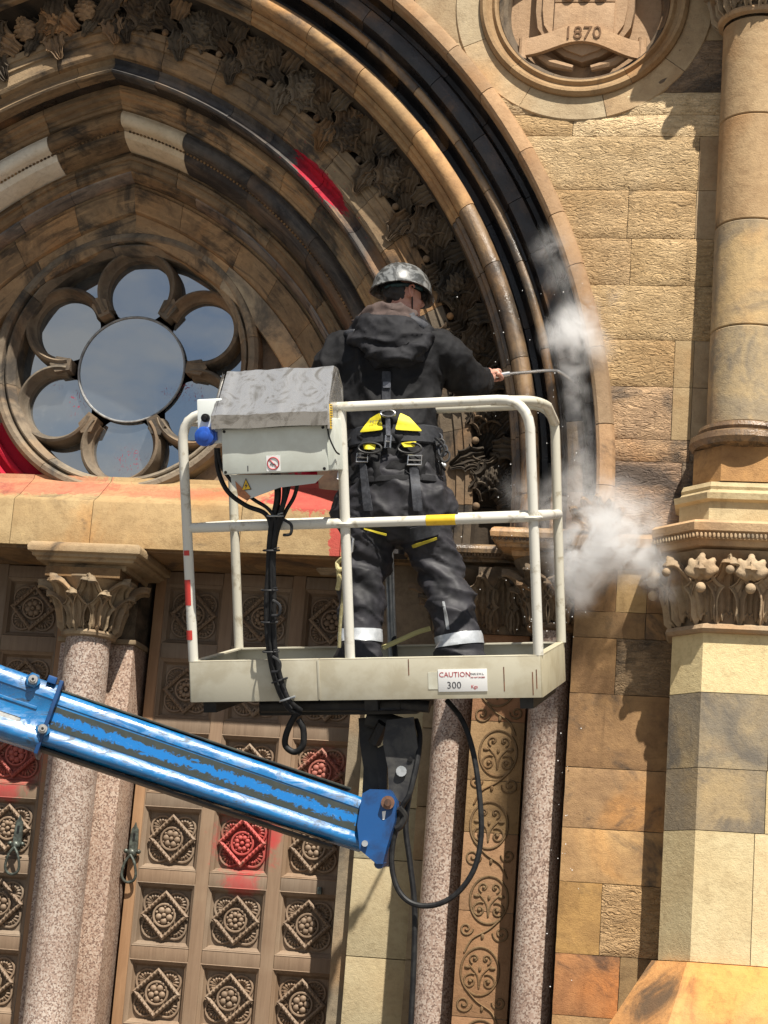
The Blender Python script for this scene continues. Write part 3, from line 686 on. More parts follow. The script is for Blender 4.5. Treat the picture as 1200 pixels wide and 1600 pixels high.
# spandrel plates between ring, arch and sill
def tymp_plate(y, a0, a1, inner, outr, name, mat, tint):
    m = MB(); n = int(abs(a1-a0)/R_(2))
    vs = []
    for i in range(n+1):
        a = a0+(a1-a0)*i/n; vs.append((RX+inner*math.cos(a), y, RZZ+inner*math.sin(a)))
        lo, hi = .5, 3.0                         # march to the arch line
        for _ in range(24):
            q = (lo+hi)/2; x, z = RX+q*math.cos(a), RZZ+q*math.sin(a); xx = x if x > X0 else 2*X0-x
            if math.hypot(xx-CX, z-CZ) < outr and z > 4.3: lo = q
            else: hi = q
        vs.append((RX+lo*math.cos(a), y, RZZ+lo*math.sin(a)))
    for i in range(n): m.f.append((2*i, 2*i+1, 2*i+3, 2*i+2))
    m.v = vs; m.build(name, M[mat], rose, tint, None)
tymp_plate(1.305, R_(-90), R_(270), .83, 2.09, 'spandrel_back', 'tymp', .9)
tymp_plate(1.202, R_(28), R_(152), .82, 1.985, 'spandrel', 'arch', (1.35,1.3,1.25))
for rr_ in (.93, 1.01, 1.09):
    MB().tube([(RX+rr_*math.cos(R_(a)), 1.275, RZZ+rr_*math.sin(R_(a))) for a in range(196, 243, 4)], .022, 7).build('spandrel_moulding', M['tymp'], rose, .8)
for s in (1, -1):     # raised trefoil edge inside each dark spandrel
    pts = [(RX+s*x, 1.27, z) for x, z in ((.80,4.62),(1.02,4.66),(1.16,4.56),(1.25,4.50))] if s < 0 else [(RX+x, 1.285, z) for x, z in ((.93,5.52),(.99,5.2),(1.09,4.9),(1.2,4.6))]
    MB().tube(spline(pts, 5), .03, 7).build('spandrel_moulding', M['tymp'], rose, 1.1)
    MB().tube(spline([(RX+s*x, 1.29, z) for x, z in ((.87,4.95),(1.0,4.75),(.9,4.52))], 5), .028, 7).build('spandrel_moulding', M['tymp'], rose, 1.1)

# ---------------------------------------------------------------- sill / lintel over the doors
sill = thing('window_sill', 'ochre sandstone sill splashed with red paint below the rose window', 'sill', (X0, .95, 4.0))
edges = [-5.9, -5.2, -4.33, -3.845, -2.95, -2.36, -1.95]
zl, zt, zb = 4.008, 4.285, 4.47
for i in range(len(edges)-1):
    a, b = edges[i]+.002, edges[i+1]-.002
    poly = [(.92,zl),(.917,zt-.012),(.925,zt),(.99,zt+.035),(1.20,zb),(1.21,zb+.03),(1.40,zb+.03),(1.40,zl)]
    MB().loft([[(x, y, z) for y, z in poly] for x in (a, b)]).build('sill_stone', M['sill'], sill, T(.88,1.12))
MB().box((-6.0, .95, 3.992), (-1.9, 1.72, 4.012)).build('soffit', M['jamb'], sill, .8)

# ---------------------------------------------------------------- doors
def rosette(NP=6):
    m = MB()
    def torus(R, r, y=0, n=28, q=6):
        m.tube([(R*math.cos(2*math.pi*i/n), y, R*math.sin(2*math.pi*i/n)) for i in range(n)], r, q, closed=True)
    torus(.064, .007, -.016)
    for k in range(NP):
        a = 2*math.pi*k/NP+.3; m.ball((.033*math.cos(a), -.014, .033*math.sin(a)), .02, 8, 5, (1,.75,1) if NP < 8 else (.8,.75,.8))
        m.ball((.05*math.cos(a+math.pi/NP), -.012, .05*math.sin(a+math.pi/NP)), .009, 6, 4)
    m.ball((0, -.022, 0), .014, 8, 5)
    return m.mesh('rosette', M['wood'], 45)
def lozenge():
    m = MB(); d = .143; w = .030
    for k in range(4):
        a0 = R_(90*k); a1 = R_(90*(k+1))
        A, B = (d*math.cos(a0), d*math.sin(a0)), (d*math.cos(a1), d*math.sin(a1)); Ai, Bi = ((d-w)*math.cos(a0), (d-w)*math.sin(a0)), ((d-w)*math.cos(a1), (d-w)*math.sin(a1))
        A2, B2 = ((d-w*.45)*math.cos(a0), (d-w*.45)*math.sin(a0)), ((d-w*.45)*math.cos(a1), (d-w*.45)*math.sin(a1))
        rows = [(A, .0), (A, -.022), (A2, -.030), (Ai, -.020), (Ai, -.002)]; rb = [B, B, B2, Bi, Bi]
        vs = []
        for (p, y), q in zip(rows, rb): vs += [(p[0], y, p[1]), (q[0], y, q[1])]
        m.add(vs, [(2*i, 2*i+1, 2*i+3, 2*i+2) for i in range(4)])
        for j in range(1, 7):
            u = j/7; cx = A2[0]+(B2[0]-A2[0])*u; cz = A2[1]+(B2[1]-A2[1])*u
            m.ball((cx*.985, -.027, cz*.985), .0085, 6, 4)
    return m.mesh('lozenge', M['wood'], 30)
def panel_mesh():
    m = MB(); W2, H2 = .168, .176
    rows = [(W2+.012, H2+.012, -.002), (W2+.004, H2+.004, -.008), (W2-.006, H2-.006, .006), (W2-.014, H2-.014, .012), (W2-.02, H2-.02, .034), (W2-.028, H2-.028, .046)]
    vs = [];
    for a, b, y in rows: vs += [(-a, y, -b), (a, y, -b), (a, y, b), (-a, y, b)]
    fs = [(4*i+k, 4*i+(k+1)%4, 4*i+4+(k+1)%4, 4*i+4+k) for i in range(len(rows)-1) for k in range(4)] + [(20,21,22,23)]
    m.add(vs, fs)
    # sloped lower ledge catching the light
    m.add([(-.15,.036,-.150),(.15,.036,-.150),(.17,.0,-.172),(-.17,.0,-.172)], [(0,1,2,3)])
    # quatrefoil lobes with ribs in the four corners
    for sx in (1, -1):
        for sz in (1, -1):
            c = (.066*sx, .066*sz)
            arc = []
            for i in range(13):
                a = math.atan2(sz, sx) + R_(-120+240*i/12); arc.append((c[0]+.066*math.cos(a), .038, c[1]+.066*math.sin(a)))
            m.tube(arc, .0075, 6)
            for i in range(7):
                a = math.atan2(sz, sx) + R_(-66+132*i/6)
                m.tube([(c[0]+.020*math.cos(a), .043, c[1]+.020*math.sin(a)), (c[0]+.040*math.cos(a), .033, c[1]+.040*math.sin(a)), (c[0]+.058*math.cos(a), .042, c[1]+.058*math.sin(a))], [.003,.008,.004], 5)
    return m.mesh('panel', M['wood'], 35)
PM, LM, RMS = panel_mesh(), lozenge(), [rosette(5), rosette(6), rosette(8)]
DY = 1.45
PZ = [.64-.44, .64, 1.08, 1.52, 1.96, 2.40, 2.84, 3.28, 3.73]
def door(label, sgn):
    ax = X0+.022
    d = thing('wooden_door', label, 'door', (ax+sgn*1.05, DY, 0), 'carved oak church doors')
    xs = [ax+sgn*v for v in (.503, .928, 1.353)]
    xe0, xe1 = ax+sgn*.26, ax+sgn*1.62
    def bx(xa, xb, za, zb_, name, tint, y0=DY-.006, y1=DY+.10, bev=.004):
        MB().box((min(xa,xb)+.0008, y0, za), (max(xa,xb)-.0008, y1, zb_), bev=bev).build(name, M['wood'], d, tint)
    bx(xe0, ax+sgn*.325, 0, 3.99, 'stile', (1.35,1.1,.85))
    cols = [.325] ; hw = .173
    vx = [(ax+sgn*.326, ax+sgn*(.503-hw)), (ax+sgn*(.503+hw), ax+sgn*(.928-hw)), (ax+sgn*(.928+hw), ax+sgn*(1.353-hw)), (ax+sgn*(1.353+hw), xe1)]
    for a, b in vx: bx(a, b, 0, 3.99, 'stile', T(.9,1.05), DY-.004)
    zr = [0.0] + [v for z in PZ for v in (z-.181, z+.181)] + [3.985]
    for i in range(0, len(zr), 2):
        for x in xs: bx(x-hw, x+hw, zr[i], zr[i+1], 'rail', T(.88,1.05), DY-.002)
    for x in xs:
        for z in PZ:
            p = link('panel', PM, d, T(.82,1.12), Matrix.Translation((x, DY+.004, z)))
            link('lozenge', LM, p, random.uniform(.9,1.12), Matrix.Translation((x+random.uniform(-.004,.004), DY+.036, z+random.uniform(-.004,.004))) @ Matrix.Rotation(random.uniform(-.035,.035), 4, 'Y')); link('rosette', random.choice(RMS), p, random.uniform(.92,1.15), Matrix.Translation((x, DY+.040, z)) @ Matrix.Rotation(random.random(), 4, 'Y'))
    MB().box((min(xe0,xe1), DY+.075, 0), (max(xe0,xe1), DY+.11, 3.99)).build('back_board', M['wood'], d, .7)
    # bronze handle on the stile next to the middle column
    hx, hz = (ax+.29, 2.29) if sgn > 0 else (ax-.42, 2.29)
    hb = MB(); y = DY-.012
    poly = [(hx-.022,hz-.02),(hx+.022,hz-.02),(hx+.026,hz+.06),(hx+.02,hz+.15),(hx+.008,hz+.165),(hx,hz+.19),(hx-.008,hz+.165),(hx-.02,hz+.15),(hx-.026,hz+.06)]
    hb.prism(poly, y-.012, y+.006).ball((hx, y-.03, hz+.01), .028, 10, 6, (1,.9,1)).ball((hx-.038, y-.02, hz+.02), .014).ball((hx+.038, y-.02, hz+.02), .014).tube([(hx-.05, y-.02, hz+.02),(hx+.05, y-.02, hz+.02)], .008)
    h = hb.build('handle', M['bronze'], d)
    MB().tube(spline([(hx, y-.045, hz), (hx-.03, y-.05, hz-.05), (hx-.042, y-.045, hz-.12), (hx-.02, y-.04, hz-.155), (hx+.02, y-.04, hz-.155), (hx+.042, y-.045, hz-.12), (hx+.03, y-.05, hz-.05), (hx, y-.045, hz)], 5), .0085, 8).build('ring_pull', M['bronze'], h)
    MB().box((hx-.006, y-.017, hz+.085), (hx+.006, y-.011, hz+.125)).build('keyhole', M['black'], h)
    if sgn > 0:
        q = P(500, 1392, DY-.01); MB().box((q.x-.012, DY-.03, q.z-.02), (q.x+.012, DY-.005, q.z+.02), bev=.004).build('bolt', M['bronze'], d)
random.seed(5)
door('carved oak door under the work platform with one panel sprayed red', 1)
door('carved oak door at the far left cut by the picture edge', -1)

# ---------------------------------------------------------------- columns of the doorway
cap_leaf = leaf_mesh('leaf', .30, .085, lambda u: R_(88)-.25*u+ (2.6*max(0,u-.55)**1.3*-1.6), 3, M['carvelight'], th=.012, cup=.35)
def acanth(name, H, W, out_, mat, lobes=3): return leaf_mesh(name, H, W, lambda u: R_(80) - R_(28)*u - R_(out_)*max(0, u-.5)**1.2*2.2, lobes, mat, nu=18, nv=12, th=.012, cup=-.22, fold=.34, lob=.2)
def capital(t, cx, cy, z0, z1, r, ro, nl, mat, tint, leafm, a_off=0.0, squares=None, sc=1.0, abh=None, beads=False, skip_back=True):
    MB().lathe([(r+.004,z0-.02),(r+.03,z0-.012),(r+.036,z0+.004),(r+.03,z0+.018),(r+.004,z0+.026)], (cx,cy,0), 28).build('astragal', M[mat], t, tint)
    H = z1-z0
    MB().lathe([(r,z0+.02),(r+.005,z0+.3*H),(r+.03,z0+.6*H),(r+.09,z0+.85*H),(ro,z0+.97*H),(ro,z1)], (cx,cy,0), 32).build('bell', M[mat], t, tint)
    for ring_, (n, hh, off, rr) in enumerate(((nl, 1.0, 0, r+.012), (nl, .72, .5, r+.016))):
        for k in range(n):
            a = 2*math.pi*(k+off)/n + a_off
            if skip_back and math.sin(a) > .55: continue
            d = Vector((math.cos(a), math.sin(a), 0)); y = Vector((-d.y, d.x, 0))
            link('leaf', leafm, t, (tint if isinstance(tint, (int,float)) else tint[0])*random.uniform(.9,1.15), frame((cx+d.x*rr, cy+d.y*rr, z0+.035), d, y, (0,0,1)) @ Matrix.Diagonal((hh*sc, hh*sc, hh*sc, 1)))
    return t
def abacus(t, cx, cy, hw, hd, z0, z1, mat, tint, rope=False):
    H = z1-z0; prof = [(-.105,0),(-.10,.20*H),(-.045,.26*H),(-.04,.36*H),(-.022,.42*H),(-.02,.54*H),(0,.60*H),(.004,.78*H),(-.003,.92*H),(-.016,H)]
    rings = []
    for o, dz in prof: rings.append([(cx+sx*(hw+o), cy+sy*(hd+o), z0+dz) for sx, sy in ((-1,-1),(1,-1),(1,1),(-1,1))])
    MB().loft(rings).build('abacus', M[mat], t, tint, 30)
    if rope:
        m = MB()
        for i in range(int(2*hw/.018)): m.ball((cx-hw+.009+i*.018, cy-hd-.004+.02, z0+.55*H), .0095, 6, 4, (.8,1,1.2))
        m.build('rope_moulding', M[mat], t, tint)['kind'] = 'stuff'
random.seed(21)
lf_small = acanth('leaf', .33, .10, 75, M['carvelight'], 2)
col = thing('granite_column', 'pink granite column with leafy capital between the two doors', 'column', (X0+.015, 1.1, 0), 'granite columns of the doorway')
MB().lathe([(.20,0),(.20,.35),(.17,.40),(.175,.45),(.15,.5),(.135,.53),(.134,2.0),(.132,3.49)], (X0+.015,1.1,0), 40).build('shaft', M['granite'], col, 1)
capital(col, X0+.015, 1.1, 3.51, 3.83, .128, .25, 8, 'carvelight', .92, lf_small, .2, sc=1.08)
MB().box((X0-.21, .86, 3.815), (X0+.24, 1.42, 3.872)).build('abacus_block', M['jamb'], col, .6)
abacus(col, X0+.03, 1.12, .335, .33, 3.865, 4.004, 'wall', (.86,.83,.80))
pil = thing('granite_pilaster', 'flat pink granite pier standing behind the middle column', 'pilaster', (X0+.02, 1.3, 0))
MB().box((X0-.195, 1.22, 0), (X0+.255, 1.56, 3.49), bev=.006).build('shaft', M['granite'], pil, (1.0,.92,.85))
MB().box((X0-.21, 1.2, 3.49), (X0+.27, 1.56, 3.52), bev=.008).build('necking', M['carvelight'], pil, .7)
MB().box((X0-.19, 1.23, 3.52), (X0+.25, 1.56, 3.99)).build('block', M['carve'], pil, .9)

jp = thing('jamb_pilaster', 'pale sandstone jamb strip between the right door and the granite shafts', 'pilaster', (-1.98, 1.0, 0))
for (a, b, y0, y1) in ((-2.235,-2.165,1.2,1.6),(-2.163,-1.81,1.02,1.6),(-1.808,-1.70,.86,1.6)):
    z = 0.0
    for z1 in (.5, .98, 1.42, 1.80, 2.33, 2.62, 3.05, 3.5):
        MB().box((a+.001, y0, z+.002), (b-.001, y1, z1-.002), bev=.004).build('stone', M['cream' if a > -2.2 and a < -2 else 'wall'], jp, T(.62,.85)); z = z1
MB().box((-2.2, 1.03, 3.5), (-1.7, 1.6, 3.99)).build('block', M['carve'], jp, 1.4)
MB().box((-2.26, 1.1, 0), (-1.70, 1.62, 3.99)).build('mortar_core', M['mortar'], jp)

def shaft(label, cx, cy, r, z1):
    t = thing('granite_column', label, 'column', (cx, cy, 0), 'granite columns of the doorway')
    MB().lathe([(r*1.5,0),(r*1.5,.3),(r*1.25,.36),(r*1.3,.42),(r*1.02,.5),(r,.52),(r,z1)], (cx,cy,0), 36).build('shaft', M['granite'], t, (.95,.92,.9)); return t
lf_med = acanth('leaf', .33, .085, 70, M['carvelight'])
sa = shaft('shaded granite shaft left of the scroll-carved strip', -1.60, .62, .112, 3.50)
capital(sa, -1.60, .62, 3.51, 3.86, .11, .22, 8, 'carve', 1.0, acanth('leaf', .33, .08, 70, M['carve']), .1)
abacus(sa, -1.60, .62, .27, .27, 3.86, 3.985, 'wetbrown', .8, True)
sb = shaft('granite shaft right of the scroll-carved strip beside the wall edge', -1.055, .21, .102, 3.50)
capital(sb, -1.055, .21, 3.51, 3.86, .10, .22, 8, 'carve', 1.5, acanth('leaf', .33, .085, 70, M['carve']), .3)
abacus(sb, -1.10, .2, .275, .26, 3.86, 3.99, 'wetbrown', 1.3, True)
# scroll-carved strip
st = thing('carved_pilaster', 'sandstone strip carved with spiral scrolls between two granite shafts', 'pilaster', (-1.33, .4, 0))
XA, XB, SY = -1.47, -1.188, .37
joints = [0, .55, 1.04, 1.53, 2.06, 2.46, 2.73, 3.04, 3.5]; tn = [.9,.9,(.72,.60,.52),(.68,.58,.50),(.76,.67,.60),(.70,.68,.55),(.74,.72,.60),(.76,.60,.52)]
for i in range(len(joints)-1): MB().box((XA, SY, joints[i]+.0015), (XB, .92, joints[i+1]-.0015), bev=.003).build('stone', M['roundel'], st, tn[i])
MB().box((XA+.003, SY+.004, 0), (XB-.003, .9, 3.49)).build('mortar_core', M['mortar'], st)
def spiral(cx, cz, r, a0, turns, sgn, n=26): return [(cx+(r*(1-.86*i/n))*math.cos(a0+sgn*turns*2*math.pi*i/n), SY-.001, cz+(r*(1-.86*i/n))*math.sin(a0+sgn*turns*2*math.pi*i/n)) for i in range(n+1)]
def scroll_mesh(s):
    m = MB(); xm = (XA+XB)/2; r = .0062
    # round medallion
    m.tube([(xm+s*.012+.098*math.cos(2*math.pi*i/36), SY-.001, .12*math.sin(2*math.pi*i/36)) for i in range(36)], r, 6, closed=True)
    for q in (1, -1):
        m.tube(spiral(xm+s*.012+q*.030, .062, .028, R_(-70 if q > 0 else 250), 1.1, q), r*.9, 6)
        m.tube(spiral(xm+s*.012+q*.046, -.052, .040, R_(120 if q > 0 else 60), 1.35, -q), r*.9, 6)
        m.tube(spline([(xm+s*.012, SY-.001, -.085), (xm+s*.012+q*.012, SY-.001, -.02), (xm+s*.012+q*.058, SY-.001, .03)], 5), r*.8, 6)
        m.ball((xm+s*.012+q*.064, SY-.002, .018), .014, 8, 5, (1.3,.5,.7))
        m.ball((xm+s*.012+q*.03, SY-.002, .062), .009, 6, 4); m.ball((xm+s*.012+q*.046, SY-.002, -.052), .011, 6, 4)
    m.ball((xm+s*.012, SY-.002, .012), .012, 8, 5, (.7,.5,1.2))
    # running stem to the next medallion and its side scrolls
    m.tube(spline([(xm+s*.085, SY-.001, -.085), (xm+s*.02, SY-.001, -.150), (xm-s*.06, SY-.001, -.20), (xm-s*.098, SY-.001, -.27)], 6), r, 6)
    m.tube(spiral(xm+s*.085, -.165, .044, R_(180 if s > 0 else 0), 1.5, s), r*.9, 6)
    m.tube(spiral(xm-s*.095, -.15, .036, R_(0 if s > 0 else 180), 1.4, -s), r*.9, 6)
    m.ball((xm-s*.01, SY-.002, -.185), .013, 8, 5, (.7,.5,1.3))
    return m.mesh('scroll', M['wall'], 60)
sm = {1: scroll_mesh(1), -1: scroll_mesh(-1)}
for i, z in enumerate([.3, .66, 1.02, 1.40, 1.76, 2.12, 2.50, 2.875, 3.24]):
    link('scroll', sm[1 if i % 2 else -1], st, (.42,.36,.30), Matrix.Translation((0,0,z)))
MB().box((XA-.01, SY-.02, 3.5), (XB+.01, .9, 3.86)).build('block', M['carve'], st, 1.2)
lfk = acanth('leaf', .33, .08, 60, M['carve'])
for x in (-1.44, -1.33, -1.22): link('leaf', lfk, st, 1.3, frame((x, SY-.03, 3.53), (0,-1,0), (1,0,0), (0,0,1)))
abacus(st, -1.34, .55, .17, .24, 3.855, 3.975, 'wetbrown', .9, True)
# backing of the splayed jamb, recess shade put into its dark colour
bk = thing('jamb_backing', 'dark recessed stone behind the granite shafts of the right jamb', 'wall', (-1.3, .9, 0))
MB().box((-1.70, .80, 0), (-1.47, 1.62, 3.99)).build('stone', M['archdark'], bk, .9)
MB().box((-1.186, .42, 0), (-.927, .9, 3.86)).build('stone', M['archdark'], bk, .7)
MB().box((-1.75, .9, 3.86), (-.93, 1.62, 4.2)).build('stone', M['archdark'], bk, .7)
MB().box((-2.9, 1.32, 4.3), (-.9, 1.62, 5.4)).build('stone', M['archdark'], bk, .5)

# ---------------------------------------------------------------- hood stop and string course by the pier
hs = thing('hood_stop', 'carved leaf boss at the foot of the hood mould in the steam', 'carving', (-.83, -.03, 3.98))
lfh = acanth('leaf', .20, .06, 40, M['jamb'])
for k in range(5):
    a = R_(-56+28*k); link('leaf', lfh, hs, 1.1, frame((-.83, -.05, 3.99), (0,-1,0), (math.cos(a),0,-math.sin(a)), (math.sin(a),0,math.cos(a))))
MB().ball((-.83,-.06,4.0), .05, 12, 8).build('boss', M['jamb'], hs)
sc_ = thing('string_course', 'moulded string course running between the hood stop and the pier cornice', 'moulding', (-.7, -.03, 3.9))
poly = [(.04,3.84),(-.03,3.85),(-.04,3.88),(-.075,3.90),(-.08,3.945),(-.06,3.97),(.04,3.985)]
MB().loft([[(x, y, z) for y, z in poly] for x in (-.955, -.40)]).build('moulding', M['jamb'], sc_, 1.2)

# ---------------------------------------------------------------- octagonal pier and round column
pier = thing('octagonal_pier', 'chamfered sandstone pier with leafy capital at the right edge', 'pier', (-.10, -.15, 0))
PXc = -.10
def octo(hw, yf, ch, yb=.06, e=0.0): return [(PXc-hw-e, yb), (PXc-hw-e, yf+ch-e*.41), (PXc-hw+ch-e*.41, yf-e), (PXc+hw-ch+e*.41, yf-e), (PXc+hw+e, yf+ch-e*.41), (PXc+hw+e, yb)]
def course(z0, z1, tints, mats, hw=.322, yf=-.355, ch=.155):
    o = octo(hw, yf, ch); g_ = .0018
    # front split into pieces: each piece covers a run of the octagon's outline
    runs = [o[0:3]+[((o[2][0]), .05)], None]
    segs = tints
    x0 = o[2][0]; x1 = o[3][0]
    cutsx = [x0] + segs['cut'] + [x1]
    left = [o[0], o[1], o[2]]
    for i in range(len(cutsx)-1):
        a, b = cutsx[i]+(g_ if i else 0), cutsx[i+1]-(g_ if i < len(cutsx)-2 else 0)
        poly = []
        if i == 0: poly += [o[0], o[1]]
        else: poly += [(a, .06)]
        poly += [(a, yf), (b, yf)]
        if i == len(cutsx)-2: poly += [o[4], o[5]]
        else: poly += [(b, .06)]
        MB().loft([[(x, y, z) for x, y in poly] for z in (z0+g_, z1-g_)]).build('stone', M[mats[i]], pier, segs['t'][i], 20)
MB().loft([[(x, y, z) for x, y in octo(.314, -.347, .155)] for z in (0, 3.45)]).build('mortar_core', M['mortar'], pier, None, 20)
course(1.865, 2.478, dict(cut=[.01], t=[(.98,.97,.92),(1.08,1.08,1.05)]), ['cream','cream'])
course(2.478, 2.775, dict(cut=[.055], t=[(.95,.90,.82),(.92,.88,.78)]), ['pier','cream'])
course(2.775, 3.138, dict(cut=[.06], t=[(.95,.92,.86),(.92,.86,.74)]), ['pier','cream'])
course(3.138, 3.44, dict(cut=[], t=[(1.1,1.07,.95)]), ['cream'])
# battered base stones
for a, b, z0, z1, e0, e1 in ((0,1,1.30,1.862,.36,.03),(0,1,.6,1.298,.40,.36),(0,1,0,.598,.44,.40)):
    MB().loft([[(x, y, z) for x, y in octo(.322, -.355, .155, .06, e)] for z, e in ((z0, e0), (z1, e1))]).build('base_stone', M['jamb'], pier, (1.65,1.35,1.05), 20)
# capital
random.seed(8)
MB().loft([[(x, y, z) for x, y in octo(.30, -.335, .15, .06, e)] for z, e in ((3.425,.01),(3.43,.045),(3.445,.058),(3.465,.05),(3.475,.02),(3.48,.0))]).build('necking', M['carvelight'], pier, 1.2, 30)
MB().loft([[(x, y, z) for x, y in octo(.30, -.335, .15, .06, e)] for z, e in ((3.478,0),(3.6,.0),(3.7,.02),(3.78,.07),(3.825,.10))]).build('bell', M['carvelight'], pier, .75, 30)
pl = leaf_mesh('leaf', .34, .098, lambda u: R_(82)-R_(20)*u-R_(75)*max(0,u-.5)**1.1*2.0, 2.0, M['carvelight'], th=.014, cup=-.3, fold=.35, lob=.2, nv=12)
fanm = MB()
for fa, fl in ((-62,.060),(-34,.078),(0,.088),(34,.078),(62,.060)):
    c_, s_ = math.cos(R_(fa)), math.sin(R_(fa))
    for q_ in range(5):
        f0 = .018+.86*fl*q_/4; fanm.ball((.028*math.sin(math.pi*q_/4)+.028*q_/4, s_*f0, c_*f0), .014+.010*math.sin(math.pi*(q_+.6)/5), 8, 5, (.75,1,1))
fanm = voxelise(fanm, 'leaf', .007, 2); fanm.materials.append(M['carvelight'])
bossm = MB().ball((0,0,0), .026, 12, 8).mesh('boss', M['carvelight'], 60)
spots = [(-.42,-.02,-1,-.1),(-.415,-.15,-1,-.25),(-.345,-.26,-.7,-.7),(-.255,-.325,-.3,-1),(-.15,-.335,0,-1),(-.05,-.335,0,-1),(.055,-.325,.3,-1),(.145,-.26,.7,-.7),(.215,-.15,1,-.25)]
for i, (x, y, dx, dy) in enumerate(spots):
    d = Vector((dx, dy, 0)).normalized(); q = Vector((-d.y, d.x, 0)); big = i % 2 == 0
    link('leaf', pl, pier, random.uniform(1.0,1.3), frame(Vector((x, y, 3.505)) + d*.0, d, q, (0,0,1)) @ Matrix.Scale(1.02 if big else .92, 4))
    if not big: link('leaf', fanm, pier, 1.25, frame(Vector((x, y, 3.685)) + d*.075, d, q, (0,0,1)) @ Matrix.Scale(1.15, 4))
    if not big: link('boss', bossm, pier, 1.35, Matrix.Translation(Vector((x, y, 3.635)) + d*.115))
    else: link('boss', bossm, pier, 1.0, Matrix.Translation(Vector((x, y, 3.715)) + d*.16) @ Matrix.Scale(.85, 4))
oc = [(3.82,.02),(3.835,.03),(3.845,.06),(3.87,.07),(3.875,.085),(3.905,.09),(3.912,.105),(3.95,.11),(3.965,.095),(3.97,.03)]
MB().loft([[(x, y, z) for x, y in octo(.335, -.37, .15, .06, e)] for z, e in oc]).build('cornice', M['carvelight'], pier, (1.4,1.25,1.1), 25)
m = MB(); o = octo(.335, -.37, .15, .06, .097)
for (xa, ya), (xb, yb_) in ((o[1],o[2]),(o[2],o[3]),(o[3],o[4]),(o[0],o[1])):
    n = int(math.hypot(xb-xa, yb_-ya)/.02)
    for i in range(n): m.ball((xa+(xb-xa)*(i+.5)/n, ya+(yb_-ya)*(i+.5)/n, 3.889), .0105, 6, 4, (.8,.8,1.3))
m.build('rope_moulding', M['carvelight'], pier, 1.25)['kind'] = 'stuff'
colu = thing('round_column', 'weathered round sandstone column on a stepped octagonal base at the right edge', 'column', (PXc, -.15, 3.97))
MB().loft([[(x, y, z) for x, y in octo(.315, -.35, .15, .06, e)] for z, e in ((3.968,.0),(4.085,.0),(4.095,.025),(4.125,.03),(4.135,.0),(4.15,-.01),(4.165,-.005),(4.19,-.015),(4.198,-.05))]).build('plinth', M['cream'], colu, (.86,.84,.80), 25)
MB().loft([[(x, y, z) for x, y in octo(.255, -.34, .14, .06, e)] for z, e in ((4.195,.0),(4.375,.0),(4.385,-.02))]).build('base_block', M['jamb'], colu, (1.3,1.15,.95), 25)
MB().lathe([(.20,4.37),(.262,4.385),(.284,4.41),(.28,4.44),(.25,4.455),(.235,4.46),(.245,4.475),(.24,4.495),(.215,4.505),(.20,4.51)], (PXc,-.14,0), 48).build('torus_base', M['wetbrown'], colu, (.9,.85,.8))
dz = [4.505, 5.009, 5.575, 6.154, 6.70]; tt = [('pier',(1.15,1.08,.95)),('pier',(1.2,1.08,.9)),('wall',(.92,.82,.72)),('wall',(.95,.88,.8))]
for i in range(4):
    prof = [(.10,dz[i]+.002),(.194,dz[i]+.002),(.2005,dz[i]+.008),(.2005,dz[i+1]-.008),(.194,dz[i+1]-.002),(.1,dz[i+1]-.002)]
    r0 = .001*i
    MB().lathe([(r-r0, z) for r, z in prof], (PXc,-.14,0), 56).build('drum', M[tt[i][0]], colu, tt[i][1])
capital(colu, PXc, -.14, 6.73, 7.1, .195, .34, 8, 'carvelight', 1.1, acanth('leaf', .40, .11, 75, M['carvelight']), .25, sc=1.1)
abacus(colu, PXc, -.1, .42, .40, 7.10, 7.28, 'jamb', 1.1)

# ---------------------------------------------------------------- roundel dated 1870
rd = thing('stone_roundel', 'round stone shield panel dated 1870 high on the wall', 'roundel', (RC, .05, RZ))
def rring(prof, a0, a1, n, name, mat, tint):
    MB().loft([[(RC+r*math.cos(a), Y, RZ+r*math.sin(a)) for r, Y in prof] for a in [a0+(a1-a0)*i/n for i in range(n+1)]]).build(name, M[mat], rd, tint, 30)
for k in range(9):
    a = R_(-117+40*k); rring([(.565,-.004),(.575,-.012),(.70,-.014),(.706,-.006),(.706,.05),(.565,.05)], a+.003, a+R_(40)-.003, 12, 'voussoir', 'wall', T(1.0,1.2))
for k in range(5):
    a = R_(-60+72*k); rring([(.572,.02),(.57,-.03),(.552,-.048),(.535,-.045),(.522,-.02),(.505,-.012),(.488,-.03),(.475,-.026),(.468,.0),(.466,.16),(.572,.16)], a+.002, a+R_(72)-.002, 20, 'ring_moulding', 'wall', (.80,.70,.60))
for k in range(4):
    a = R_(-20+90*k); rring([(.4655,.005),(.462,.005),(.452,.02),(.445,.045),(.425,.06),(.418,.085),(.415,.16),(.4655,.16)], a+.002, a+R_(90)-.002, 24, 'reveal_stone', 'carve', T(.8,1.1))
MB().lathe([(0,0),(.45,0)], (0,0,0), 48).build('panel', M['roundel'], rd, .95, None).matrix_basis = Matrix.Translation((0, .10, 0)) @ Matrix.Rotation(R_(90), 4, 'X')
sh = [(-.27,.32),(.27,.32),(.27,-.02),(.255,-.12),(.19,-.22),(.10,-.29),(0,-.325),(-.10,-.29),(-.19,-.22),(-.255,-.12),(-.27,-.02)]
sh2 = [(x*.87, z if z > 0 else z*.92) for x, z in sh]
MB().prism([(RC+x, RZ+z) for x, z in sh], .075, .16).build('shield_field', M['roundel'], rd, .8)
MB().prism([(RC+x*.86, RZ+.0+z*.90) for x, z in sh], .06, .12).build('shield', M['roundel'], rd, 1.0)
MB().box((RC-.165, .045, RZ-.17), (RC+.165, .08, RZ+.015), bev=.006).build('shield_charge', M['roundel'], rd, 1.02)
